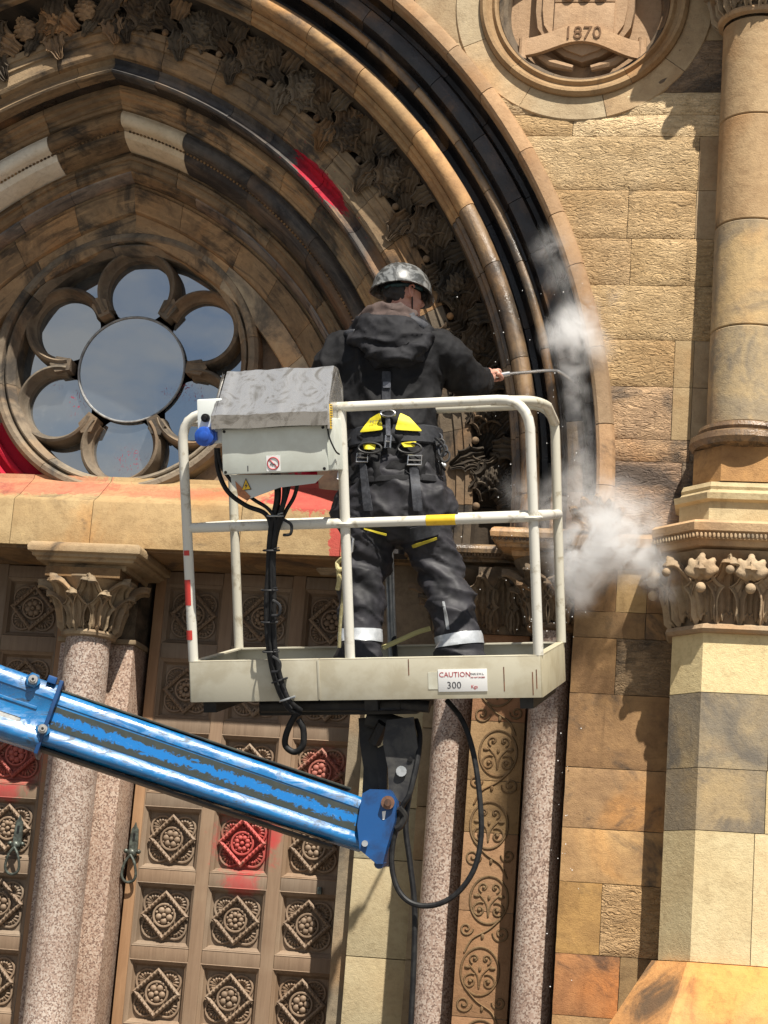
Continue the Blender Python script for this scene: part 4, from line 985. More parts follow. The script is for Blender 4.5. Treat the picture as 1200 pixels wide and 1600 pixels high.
MB().box((RC-.165, .045, RZ+.02), (RC+.165, .08, RZ+.30), bev=.006).build('shield_charge', M['roundel'], rd, .98)
for x in (-.09, 0, .09): MB().ball((RC+x, .04, RZ+.05), .035, 10, 6, (1,.6,.8)).build('charge', M['roundel'], rd, .9)
for sx in (-1, 1): MB().tube([(RC+sx*.27, .085, RZ-.26), (RC+sx*.17, .082, RZ-.33), (RC+sx*.05, .082, RZ-.36)], [.02,.03,.02], 8).build('shield_edge', M['roundel'], rd, .85)
# banner
nb = 26; pv = []
for i in range(nb+1):
    u = -1+2*i/nb; x = .325*u; zc = -.22+.045*math.cos(u*math.pi) - .012*u + (.0)
    yy = .02-.012*abs(u)**6*-1; pv.append([(RC+x, yy, RZ+zc-.05), (RC+x, yy-.002, RZ+zc), (RC+x, yy, RZ+zc+.05), (RC+x, yy+.035, RZ+zc+.05), (RC+x, yy+.035, RZ+zc-.05)])
MB().loft(pv).build('banner', M['roundel'], rd, 1.12, 30)
for sx in (-1, 1): MB().tube([(RC+sx*.325, .045, RZ-.32), (RC+sx*.325, .045, RZ-.20)], .024, 10).build('banner_curl', M['roundel'], rd, 1.05)
tm = text_mesh('1870', .105, M['ink2'] if 'ink2' in M else M['roundel'], 'date', .004)
link('date', tm, rd, (.42,.36,.32), Matrix.Translation((RC, .0165, RZ-.212)) @ Matrix.Rotation(R_(90), 4, 'X'))
# ================================================================== BOOM LIFT
_a, _b, _c = -0.0394, 0.2561, -0.058
MB3 = Matrix.Rotation(_a, 3, 'Z') @ Matrix.Rotation(_b, 3, 'X') @ Matrix.Rotation(_c, 3, 'Y')
BO = Vector((-2.5198, -1.3202, 2.8286)); BW, BD, HT, HM, HR = 1.6, .746, .184, .788, 1.306
BM = MB3.to_4x4(); BM.translation = BO
def B(u, v, w_): return BM @ Vector((u, v, w_))
BI = BM.inverted()
def Q(px, py, v=0.0):
    """basket coordinates (u, w) of a pixel on the basket plane at depth v"""
    o = BI @ Vector(CAM); d = (BI.to_3x3() @ Vector(CR @ np.array([px-600., 800.-py, -FPX])))
    t = (v-o.y)/d.y; p = o+d*t; return p.x, p.z
def QB(px, py, v=0.0):
    u, w_ = Q(px, py, v); return B(u, v, w_)
lift = thing('boom_lift', 'blue telescopic boom lift carrying a cream railed work platform', 'boom lift', (-2.4, -1.3, 2.7))
def bpart(mb, name, mat, tint=None, parent=None, angle=35):
    mb.v = [tuple(BM @ Vector(p)) for p in mb.v]; return mb.build(name, M[mat], parent or lift, tint, angle)
# toe boards
jx = .60
for a, b in ((0.0, jx-.002), (jx+.002, BW)):
    bpart(MB().box((a, -.006, .0), (b, .0, HT), bev=.0015).box((a, -.006, HT-.004), (b, .03, HT+.002), bev=.001), 'toe_board', 'cream_paint', (1.04,1.03,1.0) if a else (.92,.92,.92))
bpart(MB().box((jx-.005, -.0085, .004), (jx+.005, -.005, HT-.003), bev=.001), 'weld', 'cream_paint', .8)
bpart(MB().box((BW, -.004, .0), (BW+.006, BD, HT), bev=.0015).box((BW-.03, -.004, HT-.004), (BW+.006, BD, HT+.002)), 'toe_board', 'cream_paint', (.9,.86,.76))
bpart(MB().box((-.006, .002, .0), (0, BD, HT), bev=.0015).box((0, .0, HT-.004), (.03, BD, HT+.003)), 'toe_board', 'cream_paint', .95)
bpart(MB().box((0, BD, .0), (BW, BD+.006, HT), bev=.0015).box((0, BD-.03, HT-.004), (BW, BD+.006, HT+.002)), 'toe_board', 'cream_paint', .95)
bpart(MB().box((0, 0, .018), (BW, BD, .036)), 'floor_plate', 'galv', .5)
for u in (.05, .8, 1.5): bpart(MB().box((u, .02, -.05), (u+.06, BD-.02, .016)), 'floor_bearer', 'blackmetal')
R1 = .0225
def tube_b(pts, name, mat='rail', tint=None, r=R1, k=5, n=12, parent=None, smooth=True):
    p = spline(pts, k) if smooth else pts
    return bpart(MB().tube(p, r, n), name, mat, tint, parent, 60)
# front hoop: left post, bend, top rail, bend, right post
rr = .13
def bend(p0, corner, p1, n=6):
    p0, c, p1 = Vector(p0), Vector(corner), Vector(p1); return [p0*(1-t)**2 + c*2*t*(1-t) + p1*t*t for t in [i/n for i in range(n+1)]]
hoop = [(.012,.015,HT)] + bend((.0,.015,HR-rr), (.0,.015,HR), (rr,.015,HR)) + [(.8,.015,HR)] + bend((BW-rr-.02,.015,HR), (BW-.02,.015,HR), (BW-.012,.015,HR-rr)) + [(BW-.01,.015,HT)]
tube_b(hoop, 'guard_rail', smooth=False)
back = [(.015,BD-.02,HT)] + bend((.015,BD-.02,HR-rr), (.015,BD-.02,HR), (rr,BD-.02,HR)) + [(.8,BD-.02,HR)] + bend((BW-rr,BD-.02,HR), (BW,BD-.02,HR), (BW,BD-.02,HR-rr)) + [(BW-.006,BD-.02,HT)]
tube_b(back, 'guard_rail', smooth=False, tint=(.88,.86,.8))
side = [(BW-rr-.05,.02,HR-.002)] + bend((BW-.08,.10,HR-.004), (BW,.2,HR), (BW+.004,BD*.62,HR-.02)) + [(BW,BD-.02,HR-.09)]
tube_b(side, 'side_rail', smooth=False, tint=(.9,.88,.82))
tube_b([(0,.1,HR-.03),(0,BD-.05,HR-.03)], 'side_rail', smooth=False)
mp_ = tube_b([(.742,.018,HT-.004),(.742,.018,HR)], 'post', smooth=False)
tube_b([(.78,BD-.02,.04),(.78,BD-.02,HM)], 'post', 'galv', smooth=False, tint=.8)
mr = tube_b([(0,.02,HM),(.8,.02,HM),(BW-.01,.02,HM)], 'mid_rail', smooth=False)
tube_b([(0,BD-.02,HM),(BW,BD-.02,HM)], 'mid_rail', smooth=False, tint=.95)
tube_b([(BW-.005,.02,HM),(BW,BD-.02,HM)], 'mid_rail', smooth=False, tint=.9)
tube_b([(.005,.02,HM),(.01,BD-.02,HM)], 'mid_rail', smooth=False, tint=.9)
# clamps where the middle rail meets the posts, tape bands
for u in (.742, BW-.012):
    bpart(MB().tube([(u+.034*math.cos(a), .018+.032*math.sin(a), HM-.004) for a in [2*math.pi*i/14 for i in range(14)]], .009, 6, closed=True), 'clamp', 'rail', .9)
u0, _ = Q(665, 812, .0); u1, _ = Q(711, 811, .0)
bpart(MB().tube([(u0,.02,HM),(u1,.02,HM)], R1+.0015, 14), 'tape_band', 'yellow', None, mr)
for (ya, yb_) in ((860,868),(906,946),(985,1000)):
    w0 = Q(292, ya)[1]; w1 = Q(292, yb_)[1]
    m = MB(); 
    for k in range(5): pass
    m.lathe([(R1+.0012, w1), (R1+.0012, w0)], (.008,.015,0), 8, a0=R_(-150), a1=R_(-65)); bpart(m, 'tape_patch', 'redtape')
# control box on the top rail
vF = -.16
def rectpx(x0, y0, x1, y1, v): (a, d), (b, c) = Q(x0, y1, v), Q(x1, y0, v); return a, b, d, c
ub0, ub1, wb0, wb1 = rectpx(348, 664, 505, 742, vF)
bxm = bpart(MB().box((ub0, vF, wb0), (ub1+.015, vF+.015, wb1), bev=.006).box((ub0+.004, vF+.0152, wb0+.004), (ub1+.045, .07, wb1+.03), bev=.006), 'control_box', 'box')
for (x, y) in ((.012,.012),(.988,.012),(.012,.988),(.988,.988)):
    cx_, cz_ = ub0+(ub1+.012-ub0)*x, wb0+(wb1-wb0)*y
    bpart(MB().tube([(cx_+(.008 if x<.5 else -.008), vF-.0015, cz_+(.008 if y<.5 else -.008)), (cx_+(.008 if x<.5 else -.008), vF+.004, cz_+(.008 if y<.5 else -.008))], .007, 10), 'screw', 'black', None, bxm)
# battered lid: lower lip, slope to the ridge, end plates
lw0 = wb1+.002; lip = lw0+.058; rid = lip+.205
la, lb = ub0-.035, ub1+.03
prof = [(vF-.03, lw0-.002), (vF-.035, lip), (vF+.16, rid), (vF+.20, rid-.004), (vF+.27, rid-.09), (vF+.27, lw0), (vF+.255, lw0), (vF+.255, rid-.10), (vF+.19, rid-.014), (vF-.023, lip-.008), (vF-.02, lw0-.002)]
m = MB(); nseg = 30; rings = []
for i in range(nseg+1):
    u = la+(lb-la)*i/nseg; rings.append([(u + (.0 if j != 2 and j != 3 else (.025 if i == 0 else (-.012 if i == nseg else 0))), y + .005*mnoise.noise((u*8, y*9, 1)), z + .005*mnoise.noise((u*9, y*7, 5)) + (.004*mnoise.noise((u*23, y*5, 2)) if j > 0 else 0)) for j, (y, z) in enumerate(prof)])
m.loft(rings)
for u in (la+.003, lb-.003):
    m.add([(u,vF-.028,lw0),(u,vF-.03,lip),(u,vF+.16,rid-.004),(u,vF+.26,rid-.09),(u,vF+.26,lw0)], [(0,1,2,3,4)])
lid = bpart(m, 'box_lid', 'lid', None, bxm, 25)
# yellow instruction label on the end plate and the cheek below it
yl = MB().box((lb+.001, vF-.02, lw0-.02), (lb+.006, vF+.035, lip+.03), bev=.001); bpart(yl, 'label', 'yellow', None, bxm)
m = MB()
for i in range(9): m.box((lb+.006, vF-.012, lw0-.008+.011*i), (lb+.0068, vF+.026, lw0-.003+.011*i))
bpart(m, 'label_print', 'ink', (3,2.4,1), bxm)
bpart(MB().box((lb-.006, vF-.024, lw0-.02), (lb+.0055, vF+.02, lip+.03), bev=.001), 'end_plate', 'lid', 1.3, bxm)
tube_b([(ub1+.02,vF-.004,wb1-.01),(ub1+.03,vF-.012,wb1-.06),(ub1+.052,vF-.004,wb1-.115),(ub1+.06,vF+.03,wb1-.13)], 'lead', 'black', r=.004, n=6, parent=bxm)
# no-lifting sticker
u, w_ = Q(427, 724, vF-.002)
sk = bpart(MB().box((u-.032, vF-.0015, w_-.034), (u+.032, vF-.0005, w_+.034)), 'sticker', 'sticker', None, bxm)
bpart(MB().tube([(u+.026*math.cos(a), vF-.002, w_+.026*math.sin(a)) for a in [2*math.pi*i/28 for i in range(28)]], .0028, 5, closed=True).tube([(u-.019,vF-.002,w_+.019),(u+.019,vF-.002,w_-.019)], .0024, 5), 'prohibition_mark', 'redink', None, bxm)
bpart(MB().tube([(u-.014,vF-.002,w_-.006),(u-.008,vF-.002,w_+.001),(u-.002,vF-.002,w_-.007),(u+.006,vF-.002,w_-.002),(u+.013,vF-.002,w_-.008)], .0022, 5), 'pictogram', 'ink', None, bxm)
bpart(MB().box((ub0+.115, vF-.0012, wb0+.012), (ub0+.119, vF-.0003, wb0+.036)), 'scratch', 'ink', None, bxm)
# socket box
a0, b0, c0, d0 = rectpx(307, 692, 345, 624, vF+.03)
w0, w1 = min(c0,d0), max(c0,d0)
sbx = bpart(MB().box((a0, vF+.03, w0), (b0+.012, .03, w1), bev=.008), 'socket_box', 'boxpale', (1.02,1.04,1.06))
u, w_ = Q(322, 682, vF+.01)
bpart(MB().tube([(u,vF+.03,w_),(u,vF-.02,w_),(u,vF-.024,w_)], [.044,.044,.038], 24).tube([(u,vF-.026,w_),(u,vF-.028,w_)], [.024,.02], 18).box((u-.05,vF+.0,w_-.02),(u+.05,vF+.028,w_+.02), bev=.004), 'power_socket', 'socket', None, sbx)
u, w_ = Q(321, 653, vF+.02)
bpart(MB().tube([(u,vF+.03,w_),(u,vF+.012,w_)], .019, 18).tube([(u,vF+.012,w_),(u,vF+.006,w_)], [.012,.01], 12), 'knob', 'black', None, sbx)
# bracket below the box with warning triangle
pts = [Q(x, y, -.10) for x, y in ((360,742),(505,742),(492,755),(436,762),(391,779),(374,770),(362,757))]
brk = bpart(MB().prism([(p[0], p[1]) for p in pts], -.10, -.09), 'bracket', 'boxpale', (.72,.75,.78))
pts = [Q(x, y, -.10) for x, y in ((368,752),(392,776),(386,782),(372,774))]
bpart(MB().prism([(p[0], p[1]) for p in pts], -.104, -.085), 'bracket_edge', 'rust', (2.2,1.8,1.4))
tri = [Q(x, y, -.103) for x, y in ((377,767),(393,765),(384,747))]
wt = bpart(MB().prism(tri, -.1035, -.1015), 'warning_triangle', 'ink', None, brk)
c_ = (sum(p[0] for p in tri)/3, sum(p[1] for p in tri)/3)
bpart(MB().prism([(c_[0]+(p[0]-c_[0])*.78, c_[1]+(p[1]-c_[1])*.78) for p in tri], -.1045, -.103), 'warning_field', 'yellow', None, brk)
bpart(MB().prism([(c_[0]+x, c_[1]+z) for x, z in ((.003,.016),(-.007,.0),(-.001,.0),(-.004,-.012),(.007,.004),(.001,.004))], -.1055, -.104), 'lightning_mark', 'ink', None, brk)
# caution plate
ca, cb_, cc, cd_ = rectpx(684, 1080, 762, 1046, -.009)
cw0, cw1 = min(cc,cd_), max(cc,cd_)
pl_ = bpart(MB().box((ca, -.010, cw0), (cb_, -.008, cw1), bev=.0005), 'caution_plate', 'sticker')
bpart(MB().box((ca-.045, -.0078, cw0+.012), (ca-.001, -.0068, cw1-.012)), 'tape_remnant', 'cream_paint', (1.25,1.32,1.4), pl_)
def btext(s_, size, u, w_, mat, tint=None, v=-.0105, al='LEFT', parent=None, nm='lettering'):
    me = text_mesh(s_, size, M[mat], nm, .0004, al); link(nm, me, parent or pl_, tint, BM @ Matrix.Translation((u, v, w_)) @ Matrix.Rotation(R_(90), 4, 'X'))
btext('CAUTION', .0315, ca+.004, cw1-.034, 'redink'); btext('MAX S.W.L.', .0125, ca+.143, cw1-.026, 'ink')
btext('DO NOT EXCEED', .008, ca+.146, cw1-.040, 'redink')
btext('300', .044, ca+.038, cw0+.014, 'ink'); btext('Kgs', .021, ca+.146, cw0+.014, 'redink')
# rust runs and scrapes on the boards (flat marks)
for x, y0_, y1_ in ((838,1046,1076),(832,1050,1086),(787,1042,1080),(638,1030,1055)):
    u, wa = Q(x, y0_, -.007); _, wb = Q(x, y1_, -.007)
    bpart(MB().box((u-.0022, -.0071, min(wa,wb)), (u+.0022, -.0063, max(wa,wb))), 'rust_run', 'rust', (1.4,1.3,1.2))
# ---- cable bundle in front of the board
vC = -.035
def cable(pts, r, name='cable', mat='black', dv=0.0, tint=None):
    return MB().tube(spline([QB(x, y, vC+dv+(p[0] if p else 0)) for x, y, *p in pts], 6), r, 9).build(name, M[mat], lift, tint, 60)
cable([(433,740),(434,775),(430,800),(424,830),(421,870),(420,930),(420,985),(424,1030),(432,1065),(445,1095),(462,1112,.05)], .0155)
cable([(445,742),(444,780),(437,805),(430,835),(427,875),(428,930),(428,990),(432,1030),(440,1065),(452,1095),(470,1110,.05)], .012, dv=-.012)
cable([(467,745),(460,775),(446,800),(434,830),(428,870),(423,930),(424,990),(429,1035),(437,1068),(449,1100),(470,1114,.06)], .009, dv=.014)
cable([(338,700),(341,735),(356,768),(385,790),(415,803),(424,830),(420,880),(416,940),(418,1000),(425,1045),(435,1075),(450,1106),(468,1116,.05)], .011, dv=-.006)
cable([(341,700),(346,728),(366,756),(396,780),(420,796),(431,820),(424,880),(425,940),(422,1000),(428,1050),(440,1082),(455,1108)], .0085, dv=-.016)
cable([(452,742),(450,765),(441,795),(433,830)], .010, dv=.0)
cable([(470,1112),(460,1120),(448,1145),(446,1165),(460,1175),(473,1165),(474,1140),(466,1124)], .0145, dv=.06, name='looped_cable')
for (x, y) in ((430,806),(424,860),(421,922),(421,972),(423,1018),(437,1063),(449,1092)):
    c = QB(x, y, vC); nx_ = QB(x+ (4 if y > 1030 else 0), y+12, vC); t_ = (nx_-c).normalized(); a_ = t_.orthogonal().normalized(); b_ = t_.cross(a_)
    MB().tube([c + (a_*math.cos(q)+b_*math.sin(q))*.036 for q in [2*math.pi*i/16 for i in range(16)]], .0045, 6, closed=True).tube([c+Vector((.02,-.035,0)), c+Vector((.045,-.045,.004))], .003, 5).build('cable_tie', M['galv' if y in (806, 1092) else 'black'], lift, .9 if y in (806,1092) else 2.5)
for (x, y) in ((448,826),(430,952),(430,1040)):
    MB().tube(spline([QB(x-4, y-14, -.075), QB(x+7, y-6, -.085), QB(x+6, y+8, -.085), QB(x-5, y+10, -.075)], 5), .007, 7).build('cable_clip', M['black'], lift, 2.0)
# ---- under-platform mount
bpart(MB().tube([(.30,.10,-.03),(.95,.10,-.03)], .032, 12).tube([(.95,.10,-.03),(1.08,.10,-.045)], .028, 12), 'mount_beam', 'blackmetal')
bpart(MB().box((.28,.12,-.08), (1.02,.5,.0), bev=.01), 'mount_frame', 'blackmetal', .8)
def px3(x, y, Y): return P(x, y, Y)
def plate(pxs, Y0, Y1, name, mat, tint=None, bev=0, parent=None):
    f_ = [P(x, y, Y0) for x, y in pxs]; b_ = [p + Vector((0, Y1-Y0, 0)) for p in f_]; n = len(f_)
    return MB().add(f_+b_, [tuple(range(n)), tuple(range(2*n-1, n-1, -1))] + [(i, (i+1)%n, n+(i+1)%n, n+i) for i in range(n)]).build(name, M[mat], parent or lift, tint)
lp = plate([(560,1122),(588,1120),(585,1150),(592,1180),(596,1215),(588,1240),(566,1240),(568,1200),(562,1160)], -1.12, -1.09, 'link_plate', 'blackmetal')
plate([(604,1125),(646,1120),(654,1175),(650,1215),(630,1255),(608,1245),(606,1200),(598,1160)], -1.24, -1.215, 'link_plate', 'blackmetal', 2.1)
hp_ = plate([(588,1170),(606,1160),(604,1235),(592,1240),(590,1200)], -1.13, -1.10, 'link_plate', 'blackmetal', 1.4)
MB().tube([P(627,1205,-1.26), P(627,1205,-1.21)], .024, 12).build('pivot_bush', M['galv'], lift, 1.3)
MB().tube([P(641,1186,-1.25), P(641,1186,-1.20)], .012, 10).build('bolt', M['black'], lift)
MB().tube([P(575,1120,-1.15), P(640,1140,-1.15)], .045, 12).tube([P(600,1130,-1.2), P(585,1160,-1.15)], .03, 10).build('rotator', M['blackmetal'], lift)
# ---- blue boom
EA, EB = P(585, 1296, -1.16), P(40, 1112, -1.62)
ax_ = (EB-EA).normalized(); upv = Vector((0,0,1)); upv = (upv - ax_*upv.dot(ax_)).normalized(); sdv = ax_.cross(upv)   # sdv points towards the viewer or away
if sdv.y > 0: sdv = -sdv
def bsec(h, d, bead):
    """section of the boom: side wall with a rounded rib along its upper and lower edge, (side, up)"""
    s_ = []
    def arc_(cx, cz, r, a0, a1, n=5):
        for i in range(n+1):
            a = R_(a0+(a1-a0)*i/n); s_.append((cx+r*math.cos(a), cz+r*math.sin(a)))
    pass
    s_ += [(d*.45, h), (d*.62, h*.985), (d*.74, h*.92), (d*.83, h*.80), (d*.885, h*.64), (d*.90, h*.52), (d*.86, h*.48), (d*.86, -h*.40), (d*.93, -h*.47), (d*1.01, -h*.60), (d*1.05, -h*.72), (d*1.04, -h*.82), (d*.97, -h*.90), (d*.80, -h*.95), (d*.62, -h)]
    s_ += [(-x, z) for x, z in reversed(s_)]; return s_
def boom_part(t0, t1, h, d, bead, name, mat, tint=None):
    """t in metres from the end by the platform"""
    sec = bsec(h, d, bead); r0 = [EA + ax_*t0 + sdv*x + upv*z for x, z in sec]; r1 = [EA + ax_*t1 + sdv*x + upv*z*(1+.085*(t1-t0)) for x, z in sec]
    return MB().loft([r0, r1]).build(name, M[mat], lift, tint, 40)
LB = (EB-EA).length
HB = .112
main = boom_part(.03, LB-.02, HB, .105, .034, 'boom_section', 'blue')
d_ = .105*.86+.0015
# worn strip of bare grime along the side wall, a real patchy coat on the blue
def worn():
    t = NT('worn_blue_paint'); pos, vec, oi = t.obj()
    g = t.n('ShaderNodeNewGeometry')
    tcn = t.n('ShaderNodeTexCoord'); sx = t.n('ShaderNodeSeparateXYZ'); t.l(tcn.outputs['UV'], sx.inputs[0])
    v = sx.outputs[1]
    n = t.noise(t.scalev(tcn.outputs['UV'], (26, 3, 1)), 1.0, 7, .7, 1.2)
    c = t.math('SUBTRACT', .25, t.math('ABSOLUTE', t.math('SUBTRACT', v, .50)))
    f = t.step(t.math('ADD', c, t.math('MULTIPLY', t.math('SUBTRACT', n, .5), .95)), .0, .09)
    n2 = t.noise(t.scalev(tcn.outputs['UV'], (60, 8, 1)), 1.0, 6, .75, 1.5)
    blue = t.mix(t.math('MULTIPLY', t.step(n2, .60, .70), t.step(t.noise(vec, 5, 3), .4, .6)), (.007,.15,.44), (.38,.52,.62))
    grime = t.mix(t.noise(vec, 30, 5), (.022,.030,.028), (.050,.058,.050))
    col = t.mix(f, grime, blue)
    return t.done(col, .42, t.bump(n2, .15, .003), 0, .4)
M['worn'] = worn()
def strip(t0, t1, z0, z1, name, mat, off=.0015, th=.002, tint=None):
    dd = .105*.86+off
    p = [EA+ax_*t0+sdv*dd+upv*z0, EA+ax_*t1+sdv*dd+upv*z0, EA+ax_*t1+sdv*dd+upv*z1, EA+ax_*t0+sdv*dd+upv*z1]
    b_ = [q - sdv*th for q in p]
    me = bpy.data.meshes.new(name); me.from_pydata([tuple(q) for q in p+b_], [], [(0,1,2,3),(7,6,5,4),(0,4,5,1),(1,5,6,2),(2,6,7,3),(3,7,4,0)])
    uv = me.uv_layers.new(name='UVMap'); L_ = abs(t1-t0); uvs = {0:(0,0),1:(L_,0),2:(L_,1),3:(0,1),4:(0,0),5:(L_,0),6:(L_,1),7:(0,1)}
    for lp_ in me.loops: uv.data[lp_.index].uv = uvs[lp_.vertex_index]
    me.materials.append(M[mat]); return link(name, me, lift, tint)
strip(.05, LB-.05, -HB*.39, HB*.47, 'worn_side_panel', 'worn')
MB().box((0,0,0),(1,1,1)).v
def bbox(t0, t1, s0, s1, z0, z1, name, mat, tint=None, bev=.004):
    m = MB().box((t0, s0, z0), (t1, s1, z1), bev=bev); m.v = [tuple(EA + ax_*x + sdv*y + upv*z) for x, y, z in m.v]; return m.build(name, M[mat], lift, tint)
bbox(.16, LB-.02, -.07, .07, HB+.014, HB+.024, 'wear_strip', 'blackmetal', (1.6,1.9,1.6))
bbox(.16, LB-.02, -.075, .075, -HB-.030, -HB-.018, 'wear_strip', 'blackmetal', 1.2)
# knuckle at the platform end
kn = plate([(566,1240),(578,1233),(610,1234),(619,1250),(617,1282),(604,1325),(598,1350),(588,1350),(574,1338),(562,1328),(558,1290)], -1.31, -1.14, 'knuckle', 'bluedark')
m = MB().tube([P(606,1254,-1.335), P(606,1254,-1.30)], .030, 16); m.build('pivot_pin', M['rust'], lift)
MB().tube([P(606,1254,-1.345), P(606,1254,-1.33)], .016, 12).build('pivot_pin', M['rust'], lift, .6)
MB().tube([P(570,1318,-1.35), P(570,1318,-1.30)], .014, 12).build('bolt', M['galv'], lift, 1.2)
plate([(597,1268),(603,1267),(601,1280),(598,1281)], -1.3125, -1.3105, 'name_tag', 'sticker')
MB().tube([P(592,1350,-1.3), P(602,1346,-1.15)], .022, 10).build('knuckle_lip', M['bluedark'], lift, .7)
MB().tube(spline([P(623,1262,-1.28), P(632,1275,-1.26), P(626,1290,-1.26), P(618,1295,-1.26)], 4), .016, 8).build('hydraulic_fitting', M['blackmetal'], lift)
# outer boom section with end flange and pins
LO = LB-.11
outer_ = boom_part(LO, LB+1.3, HB*1.07+.030, .130, .012, 'outer_boom', 'blue', (1.05,1.02,1.0))
bbox(LO-.012, LO+.006, -.135, .135, -HB-.06, HB+.055, 'end_flange', 'bluedark', .7)
for (x, y) in ((52,1063),(67,1140)):
    # boss on the outer section's side
    o_ = BI  # unused
    d0 = CR @ np.array([x-600., 800.-y, -FPX]); d0 = Vector(d0); n_ = sdv; p0 = EA + sdv*.118; t_ = (p0-Vector(CAM)).dot(n_)/d0.dot(n_); c = Vector(CAM)+d0*t_
    MB().tube([c-sdv*.02, c+sdv*.012], .034, 6).build('pin_plate', M['blue'], lift, 1.1)
    MB().tube([c+sdv*.010, c+sdv*.036], [.022,.020], 18).tube([c+sdv*.034, c+sdv*.046], [.014,.012], 14).build('pin', M['galv'], lift, (1.15,1.05,.95))
    MB().tube([c+sdv*.045, c+sdv*.0475], .006, 10).build('pin_bore', M['black'], lift)
bbox(LO+.02, LO+.06, .07, .12, HB+.03, HB+.062, 'lug', 'bluedark', 1.0)
bbox(LO+.11, LO+1.2, .1125, .1145, -HB*.98, -HB*.38, 'decal', 'silver')
bbox(LO+.06, LO+1.25, .1125, .118, HB*.10, HB*.24, 'seam', 'blue', .75)
bbox(LO+1.2, LO+1.9, -.2, .2, -.25, .25, 'boom_pivot', 'blue', .9, .02)
# hanging cables
hose = MB().tube(spline([P(698,1094,-1.2), P(722,1125,-1.22), P(738,1170,-1.24), P(748,1230,-1.25), P(752,1300,-1.25), P(742,1355,-1.25), P(715,1395,-1.25), P(680,1414,-1.25), P(645,1412,-1.25), P(622,1390,-1.25), P(612,1350,-1.25), P(616,1305,-1.25), P(628,1262,-1.27), P(640,1240,-1.28), P(652,1190,-1.25), P(656,1150,-1.2), P(650,1125,-1.15)], 6), .0125, 9).build('slack_hose', M['black'])
tag(hose, 'black hose hanging in a loose loop below the work platform', 'hose')
h2 = MB().tube(spline([P(640,1240,-1.20), P(634,1290,-1.2), P(641,1350,-1.2), P(648,1420,-1.2), P(646,1520,-1.2), P(640,1640,-1.2), P(632,1800,-1.2), P(620,2000,-1.3)], 6), .013, 9).build('supply_hose', M['black'])
tag(h2, 'black supply hose hanging straight down past the pale jamb strip', 'hose')
# ================================================================== WORKER
man = thing('person', 'worker in dark waterproofs, harness and grey helmet steam-cleaning the arch from the platform', 'person', tuple(P(630, 1035, -1.0)))
YW = -.98
def fold(c, f, a, s): 
    n_ = 1-min(1, 2.6*abs(mnoise.noise((c.x*f*s[0], c.y*f*s[1], c.z*f*s[2])))); return a*(n_*n_*.9-.22)
def W(px, py, dy=0.0): return P(px, py, YW+dy)
def ell(c, rx, ry, n=24, tilt=None, sq=1.0):
    c = Vector(c); out_ = []
    for k in range(n):
        a = 2*math.pi*k/n; x = math.copysign(abs(math.cos(a))**sq, math.cos(a))*rx; y = math.copysign(abs(math.sin(a))**sq, math.sin(a))*ry
        v = Vector((x, y, 0)); 
        if tilt: v = tilt @ v
        out_.append(c+v)
    return out_
def limb(m, pts, n=18):
    """pts: (px, py, dy, radius) ; smooth tapered tube with rounded ends"""
    ps = [W(a, b, c) for a, b, c, r in pts]; rs = [p[3] for p in pts]
    sp = spline(ps, 5); rr_ = []
    k = 5
    for i in range(len(sp)):
        j = min(int(i//k), len(rs)-2); t = (i-j*k)/k; rr_.append(rs[j]*(1-t)+rs[j+1]*t)
    m.tube(sp, rr_, n)
    m.ball(ps[0], rs[0], 14, 8); m.ball(ps[-1], rs[-1], 14, 8); return m
TI = Matrix.Rotation(R_(-4), 3, 'Y') @ Matrix.Rotation(R_(4), 3, 'X')
# --- trousers: pelvis and legs as one garment
m = MB()
rings = [ell(W(cx, y), hw*.00303, ry, tilt=TI, sq=.9) for y, cx, hw, ry in ((700,616,66,.135),(740,618,74,.15),(775,619,84,.165),(800,620,88,.165),(830,622,76,.14),(850,624,50,.10))]
m.loft(rings)
limb(m, [(580,800,.0,.135),(574,850,.0,.118),(570,890,.02,.109),(567,930,.0,.105),(564,975,-.01,.103),(562,1010,-.02,.104),(561,1030,-.02,.106)])
limb(m, [(655,800,.0,.14),(668,840,.02,.122),(684,880,.04,.113),(698,920,.03,.109),(708,960,.0,.108),(717,1000,-.02,.108),(722,1030,-.02,.11)])
limb(m, [(545,775,.02,.06),(540,800,.02,.07),(548,830,.02,.055)]); limb(m, [(692,780,.02,.06),(697,800,.02,.065),(690,830,.02,.05)])
def wr_leg(c):
    d = fold(c + Vector((c.z*.35,0,0)), 4.2, .021, (1.0, 1, 1.5)) + fold(c + Vector((3+c.z*.6,1,2)), 8.5, .009, (1.0, 1, 1.9)) + .003*mnoise.noise(c*34)
    zk = P(600, 905, YW).z
    d += .016*math.sin((c.z+c.x*.7)*46 + 3*mnoise.noise(c*5))*math.exp(-((c.z-zk)/.09)**2) + .012*math.sin((c.z-c.x*.5)*62+2*mnoise.noise(c*6))*math.exp(-((c.z-P(600,1005,YW).z)/.07)**2)
    zb = W(563, 994, -.01).z; d *= 1-.9*math.exp(-((c.z-zb)/.05)**2)
    return d
me = voxelise(m, 'trousers', .0095, 4, wr_leg); me.materials.append(M['trouser']); trousers = link('trousers', me, man)
